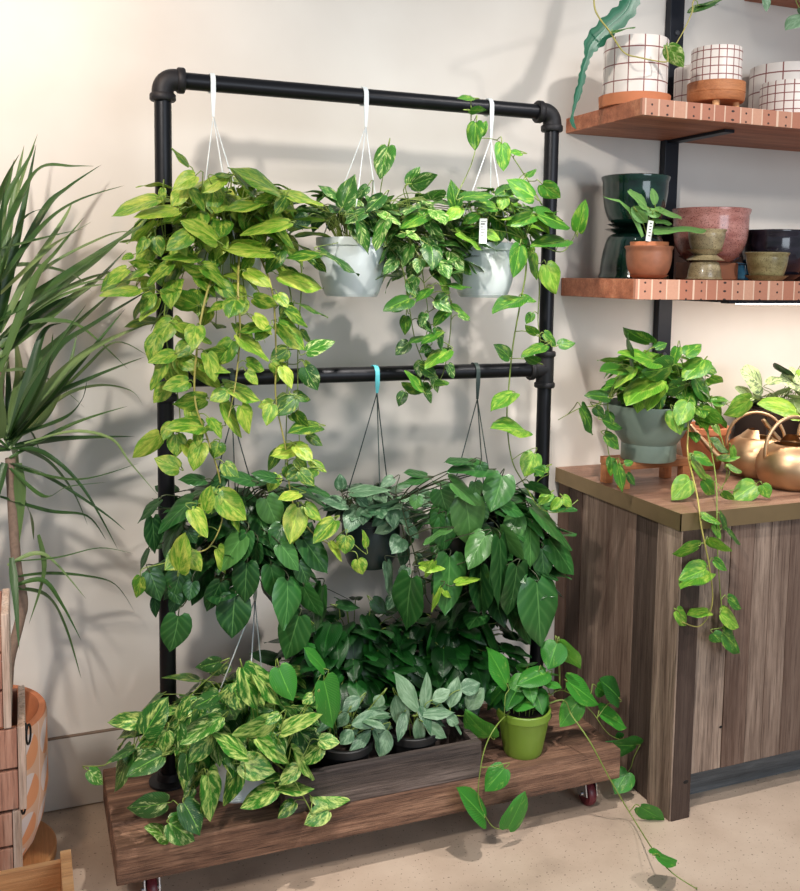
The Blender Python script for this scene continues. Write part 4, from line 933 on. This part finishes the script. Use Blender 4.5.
p.build(root)
# terracotta pot behind
x, mp = px2(702, 0, 2.53, E4)
ro = empty('terracotta_pot', (x, 2.53, E4), 'small orange terracotta pot behind the trailing vines on the counter', 'plant pot')
potmesh(ro, (x, 2.53, E4), 24*mp, 17*mp, 42*mp, 'terra', soil=False, th=.006)
# dark planter with calathea
x, mp = px2(790, 0, 2.56, E4)
ro = empty('dark_planter', (x, 2.56, E4), 'dark brown planter full of striped-leaf plants at the right end of the counter', 'potted plant')
m = MB(); m.box((x-48*mp, 2.50, E4), (x+75*mp, 2.66, E4+52*mp), bev=.012); m.obj('planter', flat('dark_brown_box', (52, 36, 30), .5, var=.4), ro)
MB().box((x-45*mp, 2.51, E4+52*mp), (x+72*mp, 2.65, E4+53*mp)).obj('soil', 'soil', ro)
rim = Vector((x, 2.56, E4+53*mp))
p = Plant(2.5, 'calathea', 'round', anchor=[rim+Vector((-.06, 0, 0)), rim+Vector((.03, 0, 0))], tone=.5, tvar=.3)
p.mound(rim+Vector((0, -.02, .02)), (.15, .08, .06), 30, .075, zlo=-.2, root=rim-Vector((0, 0, .01)))
TT = (720, 350, 10)
p.rows(TT, '420 370 260 190 170 .8;330 470 170 380 120 .7;400 480 350 400 80 .6;480 340 610 260 110 .8;780 350 620 260 110 .9;540 430 740 420 60 .5;800 300 700 200 90 .7')
p.rows(TT, '760 620 420 480 190 .9;800 200 790 260 70 1', mat='pothos', kind='pothos', Y=2.42)
p.rows(TT, '700 250 555 155 55 0', mat='jade')
p.build(ro)
# watering cans
def can(px, Y, label, s=1., ang=.3):
    x, mp = px2(px, 0, Y, E4); r = 34*mp*s
    ro = empty('watering_can', (x, Y, E4), label, 'watering can'); H_ = r*1.28
    m = MB(); m.lathe([(0, 0), (r*.62, 0), (r*.74, .004), (r*.9, H_*.16), (r*1.0, H_*.42), (r*.98, H_*.62), (r*.86, H_*.82), (r*.6, H_*.96), (r*.52, H_), (r*.5, H_*.985), (r*.58, H_*.92), (r*.9, H_*.5), (0, .006)], (x, Y, E4), 56)
    m.obj('body', 'brass', ro, smooth=True)
    # half lid
    R = Matrix.Rotation(ang, 3, 'Z'); m = MB(); n = 14
    for i in range(6):
        for j in range(n+1):
            a = -PI/2+PI*j/n; q = i/5; rr_ = r*.6*(1-q*.55); m.v.append(tuple(Vector((x, Y, E4+H_*.95))+R @ Vector((rr_*math.cos(a)-r*.02, rr_*math.sin(a), q*r*.3)))); m.uv.append((0, 0)); m.a.append((.5,)*3)
    for i in range(5):
        for j in range(n): m.f.append((i*(n+1)+j, i*(n+1)+j+1, (i+1)*(n+1)+j+1, (i+1)*(n+1)+j))
    m.obj('lid', 'brass', ro, smooth=True)
    pts = []
    for k in range(25):
        a = PI*1.08-k/24*PI*1.16; pts.append(Vector((x, Y, E4+H_*.82))+R @ Vector((math.cos(a)*r*.92, 0, math.sin(a)*r*1.0+r*.02)))
    MB().tube(pts, .0058*s, 12).obj('handle', 'brass', ro, smooth=True)
    pts = [Vector((x, Y, E4))+R @ Vector(q) for q in ((r*.75, 0, H_*.35), (r*1.15, 0, H_*.45), (r*1.6, 0, H_*.8), (r*2.1, 0, H_*1.25))]
    MB().tube(smoothpath(pts, 6), [.014*s-.0004*k for k in range(19)], 14).obj('spout', 'brass', ro, smooth=True)
can(790, 2.20, 'brushed brass watering can nearest the counter edge, with a round arched handle', 1.0, -.1)
can(754, 2.37, 'brushed brass watering can behind and left of the front one, partly hidden by vines', .9, 2.6)
can(824, 2.36, 'brushed brass watering can at the right edge of the picture, behind the front one', .95, 2.9)

# ------------------------------------------------------------------ plants trailing from the topmost shelf
T5 = (540, 0, 5)
zt3 = z3+.047
xa = at(640, 0, 2.36).x
root = empty('fishbone_cactus', (xa+.12, 2.45, zt3), 'wavy strap-leaved fishbone cactus trailing from above the upper shelf', 'hanging plant')
potc = (2.0, 2.47, zt3)
root.location = potc
# pot on top shelf (above the frame)
x3 = at(744, 0, YW).x+.11
root.location = (x3, 2.45, zt3)
potmesh(root, (x3, 2.45, zt3), .075, .055, .13, 'terra', soil=True)
f = Fol()
pp = [(x3, 2.42, zt3+.12), (x3-.06, 2.38, zt3+.22), at(705, -120, 2.34), at(660, -85, 2.33)]
pp += [at(540+a/5, b_2/5, 2.33) for a, b_2 in ((505, -140), (462, -30), (425, 55), (330, 140), (255, 225), (235, 290), (215, 350), (205, 410), (185, 480), (165, 560), (160, 610), (180, 645))]
P = smoothpath(pp, 10); k = len(P); mp = mpp(P[60].x, 2.33, 2.2)
wd = []
import bisect
zs_key = [(0, .3), (.2, .7), (.36, 1.0), (.45, 1.), (.52, .95), (.58, .45), (.60, .34), (.64, .42), (.67, .28), (.71, .46), (.75, .3), (.79, .42), (.83, .2), (.88, .12), (.92, .26), (.96, .2), (1, .02)]
for i in range(k):
    t = i/(k-1)
    for (a, va), (b_2, vb) in zip(zs_key, zs_key[1:]):
        if a <= t <= b_2: wd.append(va+(vb-va)*(t-a)/(b_2-a)); break
f.strap(P, 100/5*mp, .35, fold=.15, nrm=Vector((0, -1, .15)), widths=[w_*(1+.12*math.sin(i*1.1)) for i, w_ in enumerate(wd)])
mkobj('strap_leaf', f.v, f.f, leafmat('cactus_leaf', (20, 70, 50), (40, 110, 80), (96, 160, 130), (70, 140, 100), .2, fs=2, vs=4, vein=.2), root, f.uv, f.a)
# hoya with bare stem
x4 = x3+.19
root = empty('hoya_vine', (x4, 2.42, zt3), 'thin tan stem with a few pale variegated leaves looping before the grid pots', 'hanging plant')
potmesh(root, (x4, 2.42, zt3), .06, .045, .1, 'terra_dark')
p = Plant(2.29, 'marble', 'pothos', anchor=None, tone=.6, tvar=.2, jit=.0)
p.vines.append([Vector((x4, 2.42, zt3+.1))])
def tv(q, r=.0028): P = smoothpath([Vector((x4, 2.42, zt3+.1)), Vector((x4-.1, 2.3, zt3+.16)), ] + [at(540+a/5, b_2/5, 2.29) for a, b_2 in q] if q[0][1] < 0 else [at(540+a/5, b_2/5, 2.29) for a, b_2 in q], 8); p.tan.tube(P, [r*(1-.4*i/len(P)) for i in range(len(P))], 8); p.vines.append(P)
tv([(260, -140), (268, -40), (280, 60), (350, 160), (420, 262), (500, 288), (620, 310), (640, 290), (630, 230)])
tv([(850, -100), (770, 0), (760, 60), (720, 150), (680, 220)], .0024)
tv([(760, 60), (740, 20), (760, -20)], .0018) if False else None
p.rows(T5, '360 165 475 125 25 .5;640 235 725 330 90 .7;770 60 900 -20 40 .3;640 250 620 225 30 .6', mat='marble')
p.rows((700, 0, 7.42), '490 -20 490 80 60 .6;760 120 640 200 100 .8;740 60 780 130 50 .7;0 40 130 60 20 .8', mat='silver')
p.build(root)
# ------------------------------------------------------------------ left side
# patterned pot: rim right edge at px 47, base on a round board on the floor
YD = 2.47
zr = at(47, 705, YD).z
xr_ = at(47, 705, YD).x; mpL = mpp(xr_, YD, .5)
RP = .185; xp = xr_-RP
HB = .026
bd = empty('round_board', (xp+.022, YD+.02, 0), 'round wooden board on the floor under the patterned pot', 'board')
MB().lathe([(0, 0), (.175, 0), (.18, .004), (.18, HB-.004), (.175, HB), (0, HB)], (xp+.022, YD+.02, 0), 56).obj('disc', 'board', bd, auto=.6)
root = empty('dracaena', (xp, YD, HB), 'spiky dracaena in a tall terracotta pot with a half-oval pattern', 'potted plant')
m = MB(); h = zr-HB
m.lathe([(0, 0), (RP*.6, 0), (RP*.68, .006), (RP*.82, h*.12), (RP*.93, h*.27), (RP*1.0, h*.5), (RP*1.0, h*.97), (RP*.99, h)], (xp, YD, HB), 72); pot = m.obj('pot', 'pattern', root, smooth=True)
m = MB(); m.lathe([(RP*.99, h), (RP*.975, h+.004), (RP*.9, h+.004), (RP*.885, h-.004), (RP*.87, h*.6), (0, h*.6)], (xp, YD, HB), 72); m.obj('pot_rim', 'terra', root, auto=.9)
MB().lathe([(RP*.87, 0), (0, .02)], (xp, YD, HB+h-.12), 40).obj('soil', 'soil', root)
zsoil = HB+h-.11
TL = (0, 130, 2.072); TLo = (0, 550, 2.611)
c1 = at(-6, 345, YD-.02); c2 = at(10, 450, YD-.05)
m = MB(); m.tube(smoothpath([(xp-.02, YD, zsoil), (xp-.04, YD, zsoil+.25), c1-Vector((0.01, 0, .2)), c1], 6), [.02]*19, 12)
kk = [at(4, 700, YD), at(10, 660, YD-.03), at(20, 620, YD-.03), at(23, 600, YD-.03), at(16, 560, YD-.04), c2-Vector((0, 0, .02))]
m.tube(smoothpath([(xp, YD, zsoil)]+kk, 5), [.012]*31, 12)
m.obj('cane', 'bark', root, smooth=True)
f = Fol()
def blade(tile, pts, w, tone=None, yj=None, y0=None):
    x0, y0_, sc = tile; q = [(x0+a/sc, y0_+b/sc) for a, b in pts]; n = len(q); yend = rnd.uniform(-.28, .2) if yj is None else yj
    yst = YD-.04 if y0 is None else y0
    P = smoothpath([at(a, b, min(YW-.03, yst+yend*(i/(n-1)))) for i, (a, b) in enumerate(q)], 6)
    f.strap(P, w/sc*mpL*.82, rnd.uniform(.1, .9) if tone is None else tone, fold=.35)
for s_, w in (('-10 440 35 230 75 30', 26), ('-10 400 25 160 50 32', 22), ('0 300 30 150 78 8', 16), ('-10 260 40 150 85 80 150 76 195 75', 26), ('0 340 90 170 140 120 210 72', 20), ('-10 330 80 210 155 150 258 115', 22),
              ('-10 350 100 250 150 215 190 190', 20), ('-10 400 100 330 200 260 330 175', 40), ('0 450 120 330 200 270 290 190', 34), ('-10 290 60 280 150 300 190 335', 18), ('0 420 60 300 130 190 150 150', 22), ('-20 380 40 200 100 160', 26),
              ('0 470 150 350 230 290', 34), ('-10 480 90 380 180 330 262 248', 30), ('-10 300 10 150 30 60', 20), ('-10 410 -5 250 10 120', 24), ('0 500 70 320 120 250 175 180', 28), ('-10 250 70 230 130 215 175 205', 14), ('0 390 90 290 220 220 280 210', 14), ('-10 180 10 110 40 50', 18), ('-10 220 20 130 60 60 72 30', 16)):
    q = [float(v) for v in s_.split()]; blade(TL, list(zip(q[::2], q[1::2])), w)
for s_, w in (('20 640 70 500 130 430 240 330', 40), ('25 640 120 520 200 450 310 400', 42), ('20 645 110 470 200 400 320 325', 34), ('20 640 100 560 200 510 300 470', 26), ('10 500 60 500 120 530 175 575', 20), ('60 400 110 396 170 410 265 495', 20),
              ('20 660 120 560 200 530 270 540 297 572', 14), ('20 680 150 610 265 572', 16), ('30 655 140 640 280 635', 26), ('50 650 150 625 230 640 270 690 330 760', 12), ('40 660 100 690 150 750 182 820', 26), ('38 690 42 780 35 880', 30), ('30 700 160 725 290 690', 10),
              ('20 660 90 670 170 740 245 870', 18), ('0 760 100 790 180 800 220 850', 14), ('20 650 60 520 90 420 128 400', 30), ('20 640 40 520 30 420', 34), ('10 640 130 600 170 560 180 520', 16), ('20 700 90 760 140 740 220 730', 12), ('20 650 170 500 240 440 310 470', 12),
              ('20 640 70 520 180 360', 34), ('20 650 120 540 260 370', 30), ('0 640 -5 560 20 470', 40), ('15 645 90 600 140 500 160 420', 24), ('20 690 100 720 210 790 260 830', 12), ('10 700 60 790 70 850', 18), ('20 640 60 590 100 500 110 420', 30), ('10 690 -10 760 -10 840', 30)):
    q = [float(v) for v in s_.split()]; blade(TL, list(zip(q[::2], q[1::2])), w, y0=YD-.06)
for s_, w in (('20 40 90 10 140 30 225 128', 20), ('30 72 120 62 220 68 300 90 352 162', 16), ('35 95 110 80 160 140 213 238', 22), ('35 100 120 120 170 200 212 335', 24), ('100 -40 115 60 75 195', 18), ('30 20 40 120 50 260', 26), ('30 30 150 20 260 -5 350 10', 8)):
    q = [float(v) for v in s_.split()]; blade(TLo, list(zip(q[::2], q[1::2])), w, y0=YD-.06)
for k in range(46):
    c = (c1, c2)[k % 2]; a = rnd.uniform(0, 2*PI); el = rnd.uniform(-.3, 1.35); L = rnd.uniform(.35, .6)
    if math.cos(a) > .25 and (k % 2 == 1 or el < .6): continue
    hd = Vector((math.cos(a), math.sin(a)*.75, 0)); P = []
    for i in range(14):
        t = i/13; P.append(c+hd*(L*t*math.cos(el))+Vector((0, 0, L*t*math.sin(el)-L*.45*t**2.2*max(0, math.cos(el)))))
    f.strap(P, rnd.uniform(.012, .022), rnd.uniform(.1, .8))
f.obj('foliage', 'blade', root)

# rustic crates stacked at the left edge (only their right ends are in view)
def crate(label, pr, ptop, pbot, Y, depth, wid=.3, hook=None, name='rustic_crate', zb=None):
    tp = at(pr, ptop, Y+depth); tp.x = at(pr, ptop, Y).x; bt_ = at(pr, pbot, Y); z1 = tp.z; z0 = bt_.z if zb is None else zb; xr = tp.x
    ro = empty(name, (xr-wid/2, Y+depth/2, z0), label, 'crate')
    th = .014
    MB().box((xr-th, Y, z0), (xr, Y+depth, z1), bev=.002).obj('end_board', 'crate', ro)
    MB().box((xr-wid, Y, z0), (xr-wid+th, Y+depth, z1), bev=.002).obj('end_board', 'crate', ro)
    n = max(2, int((z1-z0)/.07)); hh = (z1-z0)/n
    for i in range(n):
        MB().box((xr-wid+th+.001, Y+.002, z0+i*hh+.003), (xr-th-.001, Y+.014, z0+(i+1)*hh-.003), bev=.002).obj('front_slat', 'crate_in', ro)
        MB().box((xr-wid+th+.001, Y+depth-.014, z0+i*hh+.003), (xr-th-.001, Y+depth-.002, z0+(i+1)*hh-.003), bev=.002).obj('back_slat', 'crate_in', ro)
    MB().box((xr-wid+th+.001, Y+.015, z0), (xr-th-.001, Y+depth-.015, z0+.01)).obj('base', 'crate_in', ro)
    if hook:
        hy, hp = hook; hz = at(pr, hp, Y+hy).z; m = MB()
        m.lathe([(0, 0), (.008, 0), (.008, .003), (0, .004)], (xr, Y+hy, hz+.012), 14, axis=Matrix.Rotation(PI/2, 3, 'Y'))
        m.tube([Vector((xr+.006+.004*math.sin(a), Y+hy+.011*math.sin(a), hz-.004-.02*math.cos(a))) for a in [i/14*2*PI for i in range(14)]], .0022, 8, closed=True)
        m.obj('ring_handle', 'hook_black', ro, smooth=True)
    return xr, z0, z1
YL = 1.92
x1, z0a, z1a = crate('weathered pink-brown wooden crate, bottom of the stack at the left edge', 19, 762, 866, YL, .2, .34, (.06, 803), zb=.0)
x2, z0b, z1b = crate('weathered wooden crate with an iron ring handle, middle of the stack at the left edge', 24, 685, 800, YL-.0, .2, .36, (.02, 733), zb=z1a+.001)
x3_, z0c, z1c = crate('weathered wooden crate, topmost of the stack at the left edge', 8, 588, 680, YL, .16, .3, None, zb=z1b+.001)
# light wood tray in the lower left corner
YT = 1.66; cr_ = at(71, 850, YT); zt_ = cr_.z
ro = empty('light_wood_box', (cr_.x-.14, YT-.13, 0), 'light orange wooden open box in the lower left corner', 'box')
xr = cr_.x; th = .018
MB().box((xr-.3, YT-.012, 0), (xr-th, YT, zt_-.012), bev=.001).obj('back_board', 'light_wood', ro)
MB().box((xr-th, YT-.3, 0), (xr, YT+.004, zt_), bev=.001).obj('end_board', 'light_wood', ro)
MB().box((xr-.3-th, YT-.3, 0), (xr-.3, YT+.004, zt_), bev=.001).obj('end_board', 'light_wood', ro)
MB().box((xr-.3, YT-.3, 0), (xr-th, YT-.288, zt_-.012), bev=.001).obj('front_board', 'light_wood', ro)
MB().box((xr-.3, YT-.288, zt_-.12), (xr-th, YT-.012, zt_-.11)).obj('base', 'light_wood', ro)
kb = at(40, 893, YT-.05); m = MB(); R0 = .02
m.lathe([(0, 0)]+[(R0*math.sin(a), R0-R0*math.cos(a)) for a in [i/10*PI for i in range(1, 11)]], (kb.x, kb.y, zt_-.109), 24)
o = m.obj('pebble', flat('white_pebble', (214, 206, 194), .6), None, smooth=True); tag(o, 'small round pale pebble lying in the light wood box', 'pebble')

# ------------------------------------------------------------------ light
W = bpy.data.worlds.new('world'); bpy.context.scene.world = W; W.use_nodes = True
bg = W.node_tree.nodes['Background']; bg.inputs[0].default_value = (.78, .88, 1, 1); bg.inputs[1].default_value = .35
def lamp(kind, loc, tgt, e, c, size=.1, spot=None, blend=.4, **kw):
    l = bpy.data.lights.new(kind.lower()+'_lamp', kind); l.energy = e; l.color = c
    if kind == 'AREA': l.shape = 'RECTANGLE'; l.size = size[0]; l.size_y = size[1]
    else: l.shadow_soft_size = size
    if spot: l.spot_size = spot; l.spot_blend = blend
    o = bpy.data.objects.new(l.name, l); col.objects.link(o); o.location = loc
    o.rotation_euler = (Vector(tgt)-Vector(loc)).to_track_quat('-Z', 'Y').to_euler(); return o
# ceiling track lights in front of the rack
lamp('SPOT', (-.75, .35, 2.75), (.6, 2.6, 1.55), 215, (1, .93, .85), .09, 1.1, .5)
lamp('SPOT', (1.05, 1.35, 3.1), (1.25, 2.12, .3), 240, (1, .94, .88), .035, .95, .6)
lamp('SPOT', (2.1, .6, 3.0), (1.7, 2.5, 1.0), 110, (1, .95, .9), .07, 1.2, .6)
# warm lamp grazing the wall at upper left
lamp('SPOT', (-.55, 1.75, 2.8), (-.25, 2.68, 1.95), 52, (1, .66, .42), .1, 1.5, .9)
lamp('SPOT', (-.45, .5, 2.9), (-.08, 1.85, .45), 60, (1, .86, .7), .05, .62, .6)  # extra unseen spot added to brighten the wooden box, crates and pot
# soft fill lamp added behind the camera on the right, unseen
lamp('AREA', (2.0, -2.6, 1.9), (.9, 2.4, 1.2), 85, (.82, .91, 1), (2.4, 2.0))
# light strip under the shelf
lamp('AREA', ((xl+3.4)/2, YSF+.045, ZS2-.076), ((xl+3.4)/2, YSF+.2, ZC), 7, (1, .86, .74), (3.4-xl, .03))

sc = bpy.context.scene
sc.view_settings.view_transform = 'Standard'; sc.view_settings.look = 'None'; sc.view_settings.gamma = 1; sc.view_settings.exposure = 0
sc.view_settings.use_curve_mapping = False
GROUPS = {'grid_pot': 'white grid-patterned pots on the upper shelf', 'watering_can': 'brass watering cans on the counter', 'rustic_crate': 'rustic crates stacked at the left edge',
          'wall_shelf': 'wooden wall shelves', 'stoneware_pot': 'speckled stoneware pots', 'glazed_pot': 'glazed pots on the lower shelf', 'glazed_bowl': 'glazed bowls on the lower shelf', 'saucer': 'saucers on the lower shelf',
          'silver_scindapsus': 'silvery plants in the trough', 'jade_pothos': 'dark jade plants behind the trough', 'hanging_heartleaf': 'heartleaf plants on the middle bar'}
for o in bpy.data.objects:
    if o.parent is None and o.name.split('.')[0] in GROUPS: o['group'] = GROUPS[o.name.split('.')[0]]
